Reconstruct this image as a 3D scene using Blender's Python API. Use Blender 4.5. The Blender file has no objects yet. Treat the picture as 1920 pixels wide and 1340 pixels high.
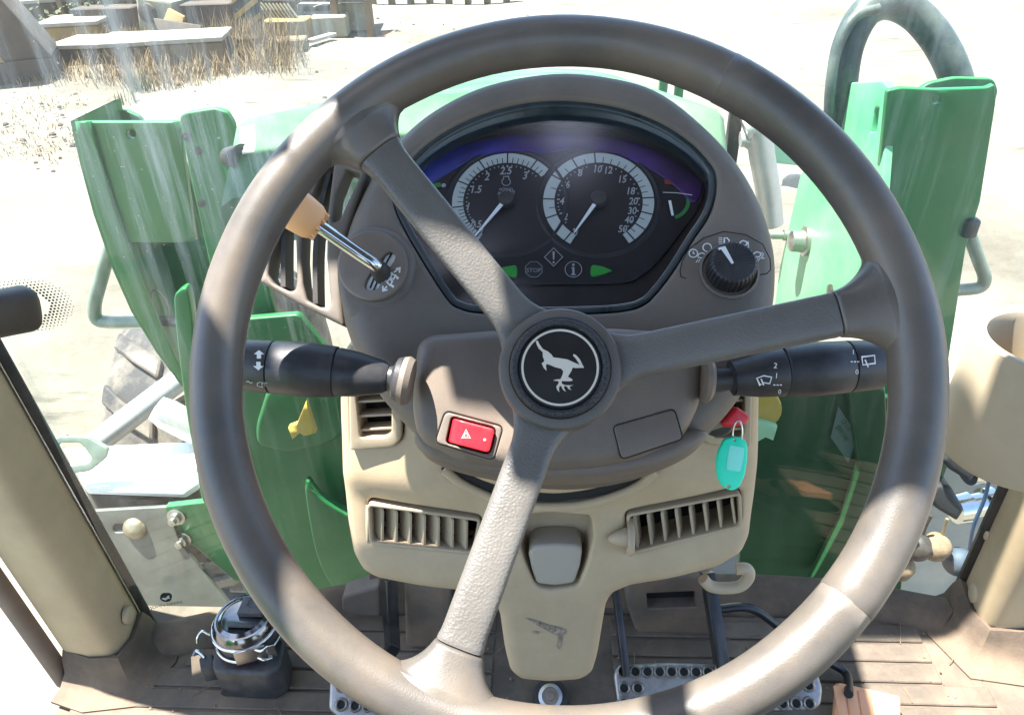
import bpy, bmesh, math, random
import numpy as np
from mathutils import Vector, Matrix
from mathutils.geometry import delaunay_2d_cdt
from math import sin, cos, pi, radians, sqrt, atan2
random.seed(7)
sc = bpy.context.scene
COL = sc.collection

# ------------------------------------------------------------------ camera
FPX = 1380.0                                     # focal length in pixels of the 1920 px wide photograph
A, PT, RL = radians(3.8), radians(33), radians(2.05)
CAM = Vector((0, 0, 1.0))
Fv = Vector((-sin(A)*cos(PT), cos(A)*cos(PT), -sin(PT)))
R0 = Vector((cos(A), sin(A), 0)); U0 = R0.cross(Fv)
Rv = R0*cos(RL) - U0*sin(RL); Uv = U0*cos(RL) + R0*sin(RL)
cd = bpy.data.cameras.new('camera'); cam = bpy.data.objects.new('camera', cd); COL.objects.link(cam)
M = Matrix((Rv, Uv, -Fv)).transposed().to_4x4(); M.translation = CAM
cam.matrix_world = M
cd.sensor_width = 36.0; cd.lens = 36.0*FPX/1920.0
cd.clip_start = 0.02; cd.clip_end = 2000
sc.camera = cam

# ------------------------------------------------------------------ sky, sun, exposure
SUN = Vector((-0.30, 0.05, 0.95)).normalized()    # towards the sun
w = bpy.data.worlds.new('World'); sc.world = w; w.use_nodes = True
nt = w.node_tree; nt.nodes.clear()
sky = nt.nodes.new('ShaderNodeTexSky'); sky.sky_type = 'NISHITA'; sky.sun_disc = False
sky.sun_elevation = math.asin(SUN.z); sky.sun_rotation = atan2(SUN.x, SUN.y)
sky.dust_density = 2.0; sky.altitude = 900
bg = nt.nodes.new('ShaderNodeBackground'); bg.inputs['Strength'].default_value = 0.12
ow = nt.nodes.new('ShaderNodeOutputWorld')
nt.links.new(sky.outputs[0], bg.inputs[0]); nt.links.new(bg.outputs[0], ow.inputs[0])
sd = bpy.data.lights.new('sun', 'SUN'); sd.energy = 4.8; sd.angle = radians(0.5); sd.color = (1.0, 0.965, 0.92)
so = bpy.data.objects.new('sun', sd); COL.objects.link(so)
so.rotation_euler = SUN.to_track_quat('Z', 'Y').to_euler(); so.location = SUN*30
sc.view_settings.view_transform = 'Standard'; sc.view_settings.look = 'None'
sc.view_settings.gamma = 1; sc.view_settings.use_curve_mapping = False
sc.view_settings.exposure = 2.45
sc.render.engine = 'CYCLES'
sc.cycles.max_bounces = 8; sc.cycles.transparent_max_bounces = 16

# ------------------------------------------------------------------ materials
MATS = {}
def N(t, typ, **kw):
    n = t.nodes.new(typ)
    for k, v in kw.items():
        if k in n.inputs: n.inputs[k].default_value = v
        else: setattr(n, k, v)
    return n
def mat(name, col, rough=.5, metal=0, spec=.5, noise=None, bump=None, dirt=None, coat=0, trans=0, sss=0, emit=None):
    """noise=(scale, amount): value mottling; bump=(kind, scale, strength); dirt=(colour, amount, scale): dust patches"""
    if name in MATS: return MATS[name]
    m = bpy.data.materials.new(name); m.use_nodes = True; t = m.node_tree; b = t.nodes['Principled BSDF']
    b.inputs['Base Color'].default_value = (*col, 1); b.inputs['Roughness'].default_value = rough
    b.inputs['Metallic'].default_value = metal; b.inputs['Specular IOR Level'].default_value = spec
    b.inputs['Coat Weight'].default_value = coat; b.inputs['Transmission Weight'].default_value = trans
    L = t.links.new
    tc = N(t, 'ShaderNodeTexCoord'); co = tc.outputs['Object']
    cur = None
    if noise:
        n = N(t, 'ShaderNodeTexNoise', Scale=noise[0], Detail=6.0, Roughness=.65); L(co, n.inputs['Vector'])
        mr = N(t, 'ShaderNodeMapRange'); mr.inputs[1].default_value = .3; mr.inputs[2].default_value = .7
        mr.inputs[3].default_value = 1-noise[1]; mr.inputs[4].default_value = 1+noise[1]; L(n.outputs[0], mr.inputs[0])
        hs = N(t, 'ShaderNodeHueSaturation', Color=(*col, 1)); L(mr.outputs[0], hs.inputs['Value']); cur = hs.outputs[0]
        rr = N(t, 'ShaderNodeMapRange'); rr.inputs[3].default_value = max(.05, rough-.1); rr.inputs[4].default_value = min(1, rough+.12)
        L(n.outputs[0], rr.inputs[0]); L(rr.outputs[0], b.inputs['Roughness'])
    if dirt:
        n = N(t, 'ShaderNodeTexNoise', Scale=dirt[2], Detail=8.0, Roughness=.7); L(co, n.inputs['Vector'])
        mr = N(t, 'ShaderNodeMapRange'); mr.inputs[1].default_value = .42; mr.inputs[2].default_value = .72
        mr.inputs[3].default_value = 0; mr.inputs[4].default_value = dirt[1]; L(n.outputs[0], mr.inputs[0])
        mx = N(t, 'ShaderNodeMixRGB'); mx.inputs[2].default_value = (*dirt[0], 1)
        if cur: L(cur, mx.inputs[1])
        else: mx.inputs[1].default_value = (*col, 1)
        L(mr.outputs[0], mx.inputs[0]); cur = mx.outputs[0]
    if cur: L(cur, b.inputs['Base Color'])
    if bump:
        if bump[0] == 'grain': n = N(t, 'ShaderNodeTexVoronoi', Scale=bump[1]); n.feature = 'SMOOTH_F1'
        else: n = N(t, 'ShaderNodeTexNoise', Scale=bump[1], Detail=4.0)
        L(co, n.inputs['Vector'])
        bp = N(t, 'ShaderNodeBump', Strength=bump[2], Distance=.001)
        L(n.outputs[0], bp.inputs['Height']); L(bp.outputs[0], b.inputs['Normal'])
    if sss: b.inputs['Subsurface Weight'].default_value = sss; b.inputs['Subsurface Radius'].default_value = (.01, .01, .01)
    MATS[name] = m; m.diffuse_color = (*col, 1)
    return m

dust = (.36, .27, .18)
rim_m   = mat('worn_grey_brown_rubber', (.086, .077, .066), .38, spec=.6, noise=(11, .30), bump=('noise', 1100, .14), dirt=((.15, .115, .08), .75, 10))
spoke_m = mat('leather_grained_plastic', (.106, .098, .086), .40, spec=.5, noise=(18, .14), bump=('grain', 760, .30))
hubp_m  = mat('hub_plastic', (.088, .078, .067), .5, noise=(60, .1), bump=('noise', 1400, .12))
black_m = mat('black_plastic', (.018, .018, .02), .42, noise=(50, .2), bump=('noise', 1500, .15), dirt=((.10, .09, .08), .35, 30))
blackg_m= mat('black_rough_plastic', (.02, .02, .022), .45, bump=('grain', 1100, .8))
emb_m   = mat('emblem_black', (.014, .012, .011), .35, noise=(30, .3))
embl_m  = mat('emblem_cream', (.52, .48, .40), .5)
bin_m   = mat('binnacle_brown', (.122, .102, .081), .56, noise=(9, .10), bump=('noise', 1300, .2), dirt=(dust, .16, 14))
shr_m   = mat('shroud_brown', (.145, .116, .090), .44, noise=(9, .10), bump=('noise', 1300, .2), dirt=(dust, .16, 12))
bei_m   = mat('dash_beige', (.43, .33, .205), .58, noise=(10, .09), bump=('noise', 1100, .25), dirt=((.29, .20, .12), .35, 14))
bei2_m  = mat('trim_beige', (.40, .32, .215), .55, noise=(12, .08), bump=('noise', 1100, .15), dirt=((.26, .18, .11), .3, 30))
pil_m   = mat('pillar_beige', (.42, .33, .205), .55, noise=(6, .10), bump=('noise', 1400, .12), dirt=((.26, .18, .11), .4, 7))
cup_m   = mat('cup_beige', (.44, .365, .25), .45, noise=(14, .07), bump=('noise', 1200, .1), dirt=((.30, .22, .14), .25, 12))
dark_m  = mat('vent_dark', (.01, .009, .008), .8)
lensr_m = mat('lens_edge', (.014, .024, .027), .3, noise=(60, .4), dirt=((.06, .075, .075), .4, 40))
face_m  = mat('cluster_face', (.003, .003, .005), .5, noise=(50, .25), dirt=((.013, .012, .016), .45, 35))
facel_m = mat('cluster_low_face', (.006, .005, .006), .6, noise=(50, .25), dirt=((.028, .024, .022), .5, 40))
prn_m   = mat('print_pale', (.40, .44, .40), .6, noise=(200, .05))
prw_m   = mat('print_white', (.72, .72, .70), .6)
prd_m   = mat('print_dim', (.20, .21, .21), .6)
prl_m   = mat('print_line', (.30, .31, .31), .6)
grn_m   = mat('indicator_green', (.02, .28, .035), .35)
grd_m   = mat('arc_green', (.02, .19, .04), .5)
red_m   = mat('switch_red', (.62, .012, .02), .35, noise=(80, .06))
redd_m  = mat('arc_red', (.25, .02, .015), .5)
ndl_m   = mat('needle_white', (.70, .74, .70), .4)
orange_m= mat('knob_orange', (.80, .42, .19), .5, noise=(60, .05), bump=('noise', 900, .1))
dchr_m  = mat('dark_chrome', (.22, .22, .23), .14, 1, noise=(60, .3), dirt=((.10, .09, .08), .4, 40))
chr_m   = mat('chrome', (.62, .62, .60), .16, 1, noise=(30, .1))
steel_m = mat('zinc_steel', (.42, .41, .38), .38, 1, noise=(25, .2), dirt=((.25, .2, .14), .4, 20))
pedal_m = mat('pedal_steel', (.34, .33, .31), .42, .9, noise=(45, .25), dirt=((.22, .16, .11), .6, 16), bump=('noise', 200, .3))
blkst_m = mat('black_steel', (.012, .013, .014), .3, noise=(30, .2), dirt=((.15, .11, .08), .25, 14))
apad_m  = mat('accelerator_orange', (.70, .33, .17), .6, noise=(30, .1), dirt=(dust, .3, 20))
mat_m   = mat('rubber_floor', (.085, .066, .048), .75, noise=(8, .18), bump=('noise', 350, .3), dirt=((.23, .175, .12), .85, 5))
floor_m = mat('dusty_floor', (.095, .069, .048), .85, noise=(9, .2), bump=('noise', 250, .4), dirt=((.24, .17, .11), .8, 6))
seal_m  = mat('door_seal', (.16, .125, .10), .8, noise=(20, .15), dirt=((.26, .19, .14), .5, 12))
rub_m   = mat('black_rubber', (.018, .017, .016), .6, noise=(30, .2), dirt=((.16, .13, .1), .3, 15))
hous_m  = mat('housing_brown', (.13, .10, .075), .7, noise=(14, .2), bump=('noise', 300, .3), dirt=((.32, .2, .12), .6, 9))
green_m = mat('tractor_green', (.010, .145, .036), .36, noise=(6, .12), dirt=((.14, .24, .13), .22, 5), coat=.2)
greend_m= mat('tractor_green_dusty', (.014, .16, .045), .5, noise=(7, .2), dirt=((.20, .28, .17), .35, 4))
yel_m   = mat('machine_yellow', (.42, .29, .035), .5, noise=(10, .2), dirt=((.35, .3, .18), .4, 8))
liner_m = mat('grey_headliner', (.055, .052, .05), .9, noise=(20, .1))
grey_m  = mat('grey_paint', (.27, .29, .29), .55, noise=(6, .2), dirt=((.45, .4, .32), .6, 4))
plate_m = mat('galvanised_plate', (.13, .13, .115), .45, .5, noise=(9, .3), dirt=((.16, .15, .12), .6, 7))
tyre_m  = mat('tyre_rubber', (.035, .033, .033), .75, noise=(10, .2), dirt=((.36, .29, .22), .85, 3))
hose_m  = mat('hose_rubber', (.03, .042, .04), .45, noise=(14, .2), dirt=((.3, .33, .28), .5, 9))
rail_m  = mat('rail_grey_green', (.20, .25, .20), .4, .3, noise=(20, .2), dirt=((.4, .38, .3), .4, 12))
alu_m   = mat('bright_aluminium', (.55, .55, .53), .4, .5, noise=(10, .15), dirt=((.4, .36, .3), .5, 8))
whit_m  = mat('white_paint', (.78, .77, .73), .5, noise=(10, .05))
stick_m = mat('sticker_pale', (.16, .19, .16), .6)
wood_m  = mat('weathered_wood', (.17, .115, .065), .85, noise=(5, .35), bump=('noise', 60, .5), dirt=((.08, .06, .045), .7, 2))
slabt_m = mat('scrap_slab', (.32, .29, .24), .85, noise=(3, .2), bump=('noise', 25, .5), dirt=((.16, .12, .08), .6, 1.2))
rust_m  = mat('rusty_brown_steel', (.055, .042, .033), .85, noise=(2.5, .4), bump=('noise', 30, .6), dirt=((.11, .07, .045), .7, 1.5))
ochre_m = mat('faded_yellow_paint', (.26, .17, .05), .7, noise=(3, .25), dirt=((.12, .09, .06), .8, 2))
cream_m = mat('faded_cream_paint', (.27, .24, .16), .7, noise=(3, .25), dirt=((.12, .10, .07), .7, 2))
weed_m  = mat('dry_grass', (.21, .150, .085), .9, noise=(2, .4))
bush_m  = mat('olive_scrub', (.085, .095, .042), .9, noise=(2, .4))
brass_m = mat('brass', (.34, .29, .20), .45, .8, noise=(60, .2), dirt=((.2, .17, .13), .5, 20))
blue_m  = mat('blue_cable', (.035, .075, .15), .55)
bluec_m = mat('blue_dust_cap', (.03, .055, .09), .65, noise=(40, .2), dirt=((.1, .1, .09), .5, 20))
tan_m   = mat('tan_dust_cap', (.20, .14, .085), .85, noise=(60, .3), bump=('noise', 200, .6))
tagc_m  = mat('tag_turquoise', (.01, .80, .52), .3, sss=.8)
tagp_m  = mat('tag_paper', (.25, .85, .70), .6)
tapeb_m = mat('tape_black_rubber', (.03, .03, .033), .5, noise=(40, .2), dirt=((.2, .18, .15), .3, 25))
taper_m = mat('tape_dark_red', (.22, .015, .02), .5)
purp_m  = mat('painted_purple_reflection', (.045, .012, .13), .3, noise=(18, .5))  # colour of the reflection painted into the dial cluster
hazb_m  = mat('hazard_black', (.04, .04, .04), .8)

def glass_mat(name, tint, dusty, streak, rough=.03):
    m = bpy.data.materials.new(name); m.use_nodes = True; t = m.node_tree; t.nodes.clear(); L = t.links.new
    out = N(t, 'ShaderNodeOutputMaterial')
    tr = N(t, 'ShaderNodeBsdfTransparent', Color=(*tint, 1)); gl = N(t, 'ShaderNodeBsdfGlossy', Roughness=rough)
    gl.inputs[0].default_value = (1, 1, 1, 1)
    fr = N(t, 'ShaderNodeFresnel', IOR=1.45); m1 = N(t, 'ShaderNodeMixShader')
    L(fr.outputs[0], m1.inputs[0]); L(tr.outputs[0], m1.inputs[1]); L(gl.outputs[0], m1.inputs[2])
    df = N(t, 'ShaderNodeBsdfDiffuse', Color=(.8, .78, .7, 1)); tl = N(t, 'ShaderNodeBsdfTranslucent', Color=(.8, .8, .74, 1))
    m2 = N(t, 'ShaderNodeMixShader', Fac=.5); L(df.outputs[0], m2.inputs[1]); L(tl.outputs[0], m2.inputs[2])
    tc = N(t, 'ShaderNodeTexCoord')
    mp = N(t, 'ShaderNodeMapping'); mp.inputs['Scale'].default_value = (34, 34, 1.5); mp.inputs['Rotation'].default_value = (0, radians(-9), 0)
    L(tc.outputs['Object'], mp.inputs[0])
    n1 = N(t, 'ShaderNodeTexNoise', Scale=1.6, Detail=6.0, Roughness=.7); L(mp.outputs[0], n1.inputs['Vector'])
    n2 = N(t, 'ShaderNodeTexNoise', Scale=3.0, Detail=3.0); L(tc.outputs['Object'], n2.inputs['Vector'])
    n3 = N(t, 'ShaderNodeTexNoise', Scale=240.0, Detail=2.0); L(tc.outputs['Object'], n3.inputs['Vector'])
    r1 = N(t, 'ShaderNodeMapRange'); r1.inputs[1].default_value = .47; r1.inputs[2].default_value = .78; r1.inputs[4].default_value = streak; L(n1.outputs[0], r1.inputs[0])
    r2 = N(t, 'ShaderNodeMapRange'); r2.inputs[1].default_value = .3; r2.inputs[2].default_value = .7; r2.inputs[3].default_value = .2; L(n2.outputs[0], r2.inputs[0])
    r3 = N(t, 'ShaderNodeMapRange'); r3.inputs[1].default_value = .69; r3.inputs[2].default_value = .80; r3.inputs[4].default_value = min(.4, streak*.45); L(n3.outputs[0], r3.inputs[0])
    mu = N(t, 'ShaderNodeMath', operation='MULTIPLY'); L(r1.outputs[0], mu.inputs[0]); L(r2.outputs[0], mu.inputs[1])
    ad = N(t, 'ShaderNodeMath', operation='ADD'); L(mu.outputs[0], ad.inputs[0]); L(r3.outputs[0], ad.inputs[1])
    sz = N(t, 'ShaderNodeSeparateXYZ'); ge = N(t, 'ShaderNodeNewGeometry'); L(ge.outputs['Position'], sz.inputs[0])
    rz = N(t, 'ShaderNodeMapRange'); rz.inputs[1].default_value = .30; rz.inputs[2].default_value = .60; rz.inputs[3].default_value = .12; L(sz.outputs[2], rz.inputs[0])
    rx = N(t, 'ShaderNodeMapRange'); rx.inputs[1].default_value = -.25; rx.inputs[2].default_value = .0; rx.inputs[3].default_value = 1; rx.inputs[4].default_value = .35; L(sz.outputs[0], rx.inputs[0])
    mz = N(t, 'ShaderNodeMath', operation='MULTIPLY'); L(ad.outputs[0], mz.inputs[0]); L(rz.outputs[0], mz.inputs[1])
    mx_ = N(t, 'ShaderNodeMath', operation='MULTIPLY'); L(mz.outputs[0], mx_.inputs[0]); L(rx.outputs[0], mx_.inputs[1])
    ad2 = N(t, 'ShaderNodeMath', operation='ADD'); L(mx_.outputs[0], ad2.inputs[0]); 
    rb = N(t, 'ShaderNodeMapRange'); rb.inputs[1].default_value = .30; rb.inputs[2].default_value = .72; rb.inputs[3].default_value = dusty*.5; rb.inputs[4].default_value = dusty*3.2; L(sz.outputs[2], rb.inputs[0])  # veil thickens with height: dust, with glare painted in
    L(rb.outputs[0], ad2.inputs[1])
    m3 = N(t, 'ShaderNodeMixShader'); L(ad2.outputs[0], m3.inputs[0]); L(m1.outputs[0], m3.inputs[1]); L(m2.outputs[0], m3.inputs[2])
    L(m3.outputs[0], out.inputs[0]); MATS[name] = m
    return m
wglass_m = glass_mat('dusty_windscreen_glass', (.90, .97, .92), .014, .90)
lens_m   = glass_mat('instrument_lens_acrylic', (.95, .95, .97), .0, .012, .16)

# ------------------------------------------------------------------ helpers
def ray(px, py): return Fv + Rv*((px-960)/FPX) - Uv*((py-670)/FPX)
def at_depth(px, py, d): return CAM + ray(px, py)*d
def at_z(px, py, z):
    r = ray(px, py); return CAM + r*((z-CAM.z)/r.z)
def at_y(px, py, y):
    r = ray(px, py); return CAM + r*((y-CAM.y)/r.y)
class Pl:
    """a real plane of the scene: origin, normal, right (x) and up (y) directions"""
    def __init__(s, o, n, xd=(1, 0, 0)):
        s.o = Vector(o); s.n = Vector(n).normalized(); x = Vector(xd)
        s.x = (x - s.n*x.dot(s.n)).normalized(); s.y = s.n.cross(s.x)
    def at(s, px, py, h=0):
        r = ray(px, py); o = s.o + s.n*h; t = (o-CAM).dot(s.n)/r.dot(s.n); p = CAM + r*t - o
        return (p.dot(s.x), p.dot(s.y))
    def w(s, u, v, h=0): return s.o + s.x*u + s.y*v + s.n*h
    def pw(s, px, py, h=0): u, v = s.at(px, py, h); return s.w(u, v, h)
def elev(px, py, d, e):                           # plane through a pixel at a depth, normal towards the driver raised by e degrees
    return Pl(at_depth(px, py, d), (0, -cos(radians(e)), sin(radians(e))))

WL = {}                                           # world place of every empty and mesh origin
def tag(o, label=None, cat=None, group=None, kind=None):
    if label: o['label'] = label
    if cat: o['category'] = cat
    if group: o['group'] = group
    if kind: o['kind'] = kind
    return o
def thing(name, label, cat, loc, group=None):
    o = bpy.data.objects.new(name, None); COL.objects.link(o); o.location = Vector(loc); o.empty_display_size = .02
    WL[o.name] = Vector(loc); return tag(o, label, cat, group)
class MB:
    def __init__(s): s.v = []; s.f = []
    def add(s, vs, fs):
        b = len(s.v); s.v += [Vector(p) for p in vs]; s.f += [tuple(i+b for i in f) for f in fs]; return s
    def box(s, c, sx, sy, sz, X=(1, 0, 0), Y=(0, 1, 0), Z=(0, 0, 1)):
        X, Y, Z, c = Vector(X)*sx/2, Vector(Y)*sy/2, Vector(Z)*sz/2, Vector(c)
        vs = [c+X*a+Y*b+Z*d for d in (-1, 1) for b in (-1, 1) for a in (-1, 1)]
        return s.add(vs, [(0, 2, 3, 1), (4, 5, 7, 6), (0, 1, 5, 4), (2, 6, 7, 3), (0, 4, 6, 2), (1, 3, 7, 5)])
    def prism(s, pts, d):                         # polygon extruded by vector d
        n = len(pts); pts = [Vector(p) for p in pts]; d = Vector(d)
        s.add(pts + [p+d for p in pts], [tuple(range(n)), tuple(range(2*n-1, n-1, -1))] +
              [(i, i+n, (i+1) % n + n, (i+1) % n) for i in range(n)]); return s
    def loft(s, rings, closed=True, cap0=True, cap1=True):
        n = len(rings[0]); vs = [p for r in rings for p in r]; fs = []
        for k in range(len(rings)-1):
            for i in range(n if closed else n-1):
                j = (i+1) % n; fs.append((k*n+i, k*n+j, (k+1)*n+j, (k+1)*n+i))
        if cap0 and closed: fs.append(tuple(range(n-1, -1, -1)))
        if cap1 and closed: fs.append(tuple(range((len(rings)-1)*n, len(rings)*n)))
        return s.add(vs, fs)
    def tube(s, path, r, seg=12, closed=False, caps=True):
        path = [Vector(p) for p in path]; m = len(path); rs = r if isinstance(r, (list, tuple)) else [r]*m
        rings = []; up = None
        for i in range(m):
            if closed: t = path[(i+1) % m]-path[i-1]
            else: t = path[min(i+1, m-1)]-path[max(i-1, 0)]
            t.normalize()
            if up is None: up = Vector((0, 0, 1)) if abs(t.z) < .9 else Vector((1, 0, 0))
            up = (up - t*up.dot(t)).normalized(); b = t.cross(up)
            rings.append([path[i] + (up*cos(2*pi*k/seg) + b*sin(2*pi*k/seg))*rs[i] for k in range(seg)])
        if closed: rings.append(rings[0])
        return s.loft(rings, True, caps and not closed, caps and not closed)
    def lathe(s, o, ax, prof, seg=32, caps=True, xd=None):  # prof: (radius, height along ax)
        ax = Vector(ax).normalized(); x = Vector(xd) if xd else (Vector((1, 0, 0)) if abs(ax.x) < .9 else Vector((0, 1, 0)))
        x = (x-ax*x.dot(ax)).normalized(); y = ax.cross(x); o = Vector(o)
        return s.loft([[o + ax*h + (x*cos(2*pi*k/seg)+y*sin(2*pi*k/seg))*r for k in range(seg)] for r, h in prof], True, caps, caps)
    def ribbon(s, pl, pts, wd, h, closed=False, th=.0003):   # flat line of width wd lying on a plane
        P = [Vector(p) for p in pts]; n = len(P); L_, R_ = [], []
        for i in range(n):
            a = P[(i-1) % n] if (closed or i) else P[i]; b = P[(i+1) % n] if (closed or i < n-1) else P[i]
            d = (b-a); d.normalize(); q = Vector((-d.y, d.x))
            k = 1.0
            if (closed or 0 < i < n-1):
                d0 = (P[i]-P[(i-1) % n]).normalized(); k = 1/max(.5, Vector((-d0.y, d0.x)).dot(q))
            L_.append(P[i]+q*wd/2*k); R_.append(P[i]-q*wd/2*k)
        m = n if closed else n-1
        vs = [pl.w(p.x, p.y, h) for p in L_] + [pl.w(p.x, p.y, h) for p in R_]
        return s.add(vs, [(i, i+n, (i+1) % n + n, (i+1) % n) for i in range(m)])
    def poly(s, pl, pts, h): return s.add([pl.w(p[0], p[1], h) for p in pts], [tuple(range(len(pts)))])
def mk(name, mb, m, parent=None, smooth=40, bev=0, seg=2, label=None, cat=None, group=None, kind=None, fixn=True):
    vs = mb.v; c = Vector((0, 0, 0))
    for p in vs: c += p
    c /= max(1, len(vs))
    me = bpy.data.meshes.new(name); me.from_pydata([tuple(p-c) for p in vs], [], mb.f)
    if fixn or bev:
        bm = bmesh.new(); bm.from_mesh(me)
        if bev:
            bmesh.ops.recalc_face_normals(bm, faces=bm.faces)
            ed = [e for e in bm.edges if len(e.link_faces) == 2 and e.calc_face_angle(0) > radians(30)]
            bmesh.ops.bevel(bm, geom=ed, offset=bev, segments=seg, affect='EDGES', profile=.5, clamp_overlap=True)
        bmesh.ops.recalc_face_normals(bm, faces=bm.faces)
        bm.to_mesh(me); bm.free()
    if smooth:
        me.polygons.foreach_set('use_smooth', [True]*len(me.polygons)); me.set_sharp_from_angle(angle=radians(smooth))
    me.materials.append(m)
    o = bpy.data.objects.new(name, me); COL.objects.link(o)
    if parent is not None:
        o.parent = parent; o.location = c - WL[parent.name]
    else: o.location = c
    WL[o.name] = c
    return tag(o, label, cat, group, kind)

def cr(pts, n=6):                                 # closed Catmull-Rom through points
    out = []; m = len(pts); P = [np.array(p, float) for p in pts]
    for i in range(m):
        a, b, c, d = P[i-1], P[i], P[(i+1) % m], P[(i+2) % m]
        for k in range(n):
            t = k/n; out.append(tuple(.5*((2*b)+(c-a)*t+(2*a-5*b+4*c-d)*t*t+(3*b-a-3*c+d)*t**3)))
    return out
def cro(pts, n=6):                                # open Catmull-Rom, for paths in space
    P = [np.array(p, float) for p in pts]; P = [2*P[0]-P[1]] + P + [2*P[-1]-P[-2]]; out = []
    for i in range(1, len(P)-2):
        a, b, c, d = P[i-1], P[i], P[i+1], P[i+2]
        for k in range(n):
            t = k/n; out.append(Vector(.5*((2*b)+(c-a)*t+(2*a-5*b+4*c-d)*t*t+(3*b-a-3*c+d)*t**3)))
    return out + [Vector(P[-2])]
def rc(pts, r, n=5):                              # polygon with rounded corners (r may be a list)
    out = []; m = len(pts); P = [np.array(p, float) for p in pts]
    for i in range(m):
        rr = r[i] if isinstance(r, (list, tuple)) else r
        a, b, c = P[i-1], P[i], P[(i+1) % m]; u, v = a-b, c-b; lu, lv = np.linalg.norm(u), np.linalg.norm(v)
        k = min(rr, lu*.48, lv*.48)
        if k < 1e-6: out.append(tuple(b)); continue
        p, q = b+u/lu*k, b+v/lv*k
        for j in range(n+1):
            t = j/n; out.append(tuple((1-t)**2*p+2*t*(1-t)*b+t*t*q))
    return out
def resamp(P, d):
    out = []; m = len(P)
    for i in range(m):
        a, b = np.array(P[i]), np.array(P[(i+1) % m]); k = max(1, int(math.ceil(np.linalg.norm(b-a)/d)))
        for j in range(k): out.append(a+(b-a)*j/k)
    return np.array(out)
def area2(P): return sum(P[i][0]*P[(i+1) % len(P)][1]-P[(i+1) % len(P)][0]*P[i][1] for i in range(len(P)))
def segdist(Q, P):
    a = P; b = np.roll(P, -1, 0); ab = b-a; l2 = (ab**2).sum(1)+1e-15
    best = np.full(len(Q), 1e9)
    for i in range(len(a)):
        t = np.clip(((Q-a[i])@ab[i])/l2[i], 0, 1); d = np.hypot(*(Q-(a[i]+t[:, None]*ab[i])).T); best = np.minimum(best, d)
    return best
def inside(Q, P):
    r = np.zeros(len(Q), bool); n = len(P); j = n-1
    for i in range(n):
        c = ((P[i, 1] > Q[:, 1]) != (P[j, 1] > Q[:, 1])) & (Q[:, 0] < (P[j, 0]-P[i, 0])*(Q[:, 1]-P[i, 1])/(P[j, 1]-P[i, 1]+1e-15)+P[i, 0])
        r ^= c; j = i
    return r
def panel(mb, pl, outer, holes=(), h=0, depth=.03, R=.005, Rh=None, zf=None, grid=.008, step=.004, back=False, uv=False, wall=True):
    """a real plate: outline and openings lie on the plane, edges are rounded, zf(u,v) curves the front, sides go back by depth"""
    Rh = R if Rh is None else Rh
    loops = [np.array(outer if uv else [pl.at(*p, h) for p in outer])] + [np.array(q if uv else [pl.at(*p, h) for p in q]) for q in holes]
    loops = [resamp(P, step) for P in loops]
    loops = [P if (area2(P) > 0) == (i == 0) else P[::-1] for i, P in enumerate(loops)]
    Rs = [R]+[Rh]*len(holes)
    pts = []; edges = []; b = 0
    for P in loops:
        n = len(P); pts.append(P); edges += [(b+i, b+(i+1) % n) for i in range(n)]; b += n
    nb = b; extra = []
    alld = lambda Q: np.min([segdist(Q, P) for P in loops], 0)
    if R > 0 or Rh > 0:
        for P, r in zip(loops, Rs):
            if r <= 0: continue
            t = np.roll(P, -1, 0)-np.roll(P, 1, 0); t /= (np.linalg.norm(t, axis=1)[:, None]+1e-12); q = np.stack([-t[:, 1], t[:, 0]], 1)
            for k in (.08, .3, .62, 1.0):
                E = P+q*r*k; dd = alld(E); extra.append(E[dd > r*k*.93])
    if grid:
        mn, mx = loops[0].min(0), loops[0].max(0)
        gx, gy = np.meshgrid(np.arange(mn[0], mx[0], grid), np.arange(mn[1], mx[1], grid)); G = np.stack([gx.ravel(), gy.ravel()], 1)
        G = G[inside(G, loops[0])]
        for P in loops[1:]: G = G[~inside(G, P)]
        if len(G): extra.append(G[alld(G) > max(max(Rs)*1.15, grid*.4)])
    Q = np.concatenate(pts+extra)
    vo, eo, fo, ov, oe, of = delaunay_2d_cdt([Vector(p) for p in Q], edges, [], 0, 1e-7)
    V = np.array([tuple(p) for p in vo])
    C3 = np.array([V[list(f)].mean(0) for f in fo]); keep = inside(C3, loops[0])
    for P in loops[1:]: keep &= ~inside(C3, P)
    fo = [f for f, k in zip(fo, keep) if k]
    ds = [segdist(V, P) for P in loops]
    Z = np.zeros(len(V))
    for d, r in zip(ds, Rs):
        if r > 0: x = np.clip(r-d, 0, r); Z = np.minimum(Z, -(r-np.sqrt(np.maximum(r*r-x*x, 0))))
    if zf is not None: Z = Z + np.array([zf(p[0], p[1]) for p in V])
    front = [pl.w(V[i, 0], V[i, 1], h+Z[i]) for i in range(len(V))]
    n0 = len(front); fs = [tuple(f) for f in fo]
    from collections import Counter
    cnt = Counter(); dirs = {}
    for f in fs:
        for i in range(3):
            e = (f[i], f[(i+1) % 3]); k = tuple(sorted(e)); cnt[k] += 1; dirs[k] = e
    bnd = [dirs[k] for k, c in cnt.items() if c == 1]
    idx = {}; vs = list(front)
    if wall:
        for e in bnd:
            for i in e:
                if i not in idx: idx[i] = len(vs); vs.append(pl.w(V[i, 0], V[i, 1], h-depth))
        fs += [(a, idx[a], idx[b_], b_) for a, b_ in bnd]
    if back:
        m = {}
        for i in range(n0):
            if i in idx: m[i] = idx[i]
            else: m[i] = len(vs); vs.append(pl.w(V[i, 0], V[i, 1], h-depth))
        fs += [tuple(m[i] for i in reversed(f)) for f in fo]
    mb.add(vs, fs); return mb
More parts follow.
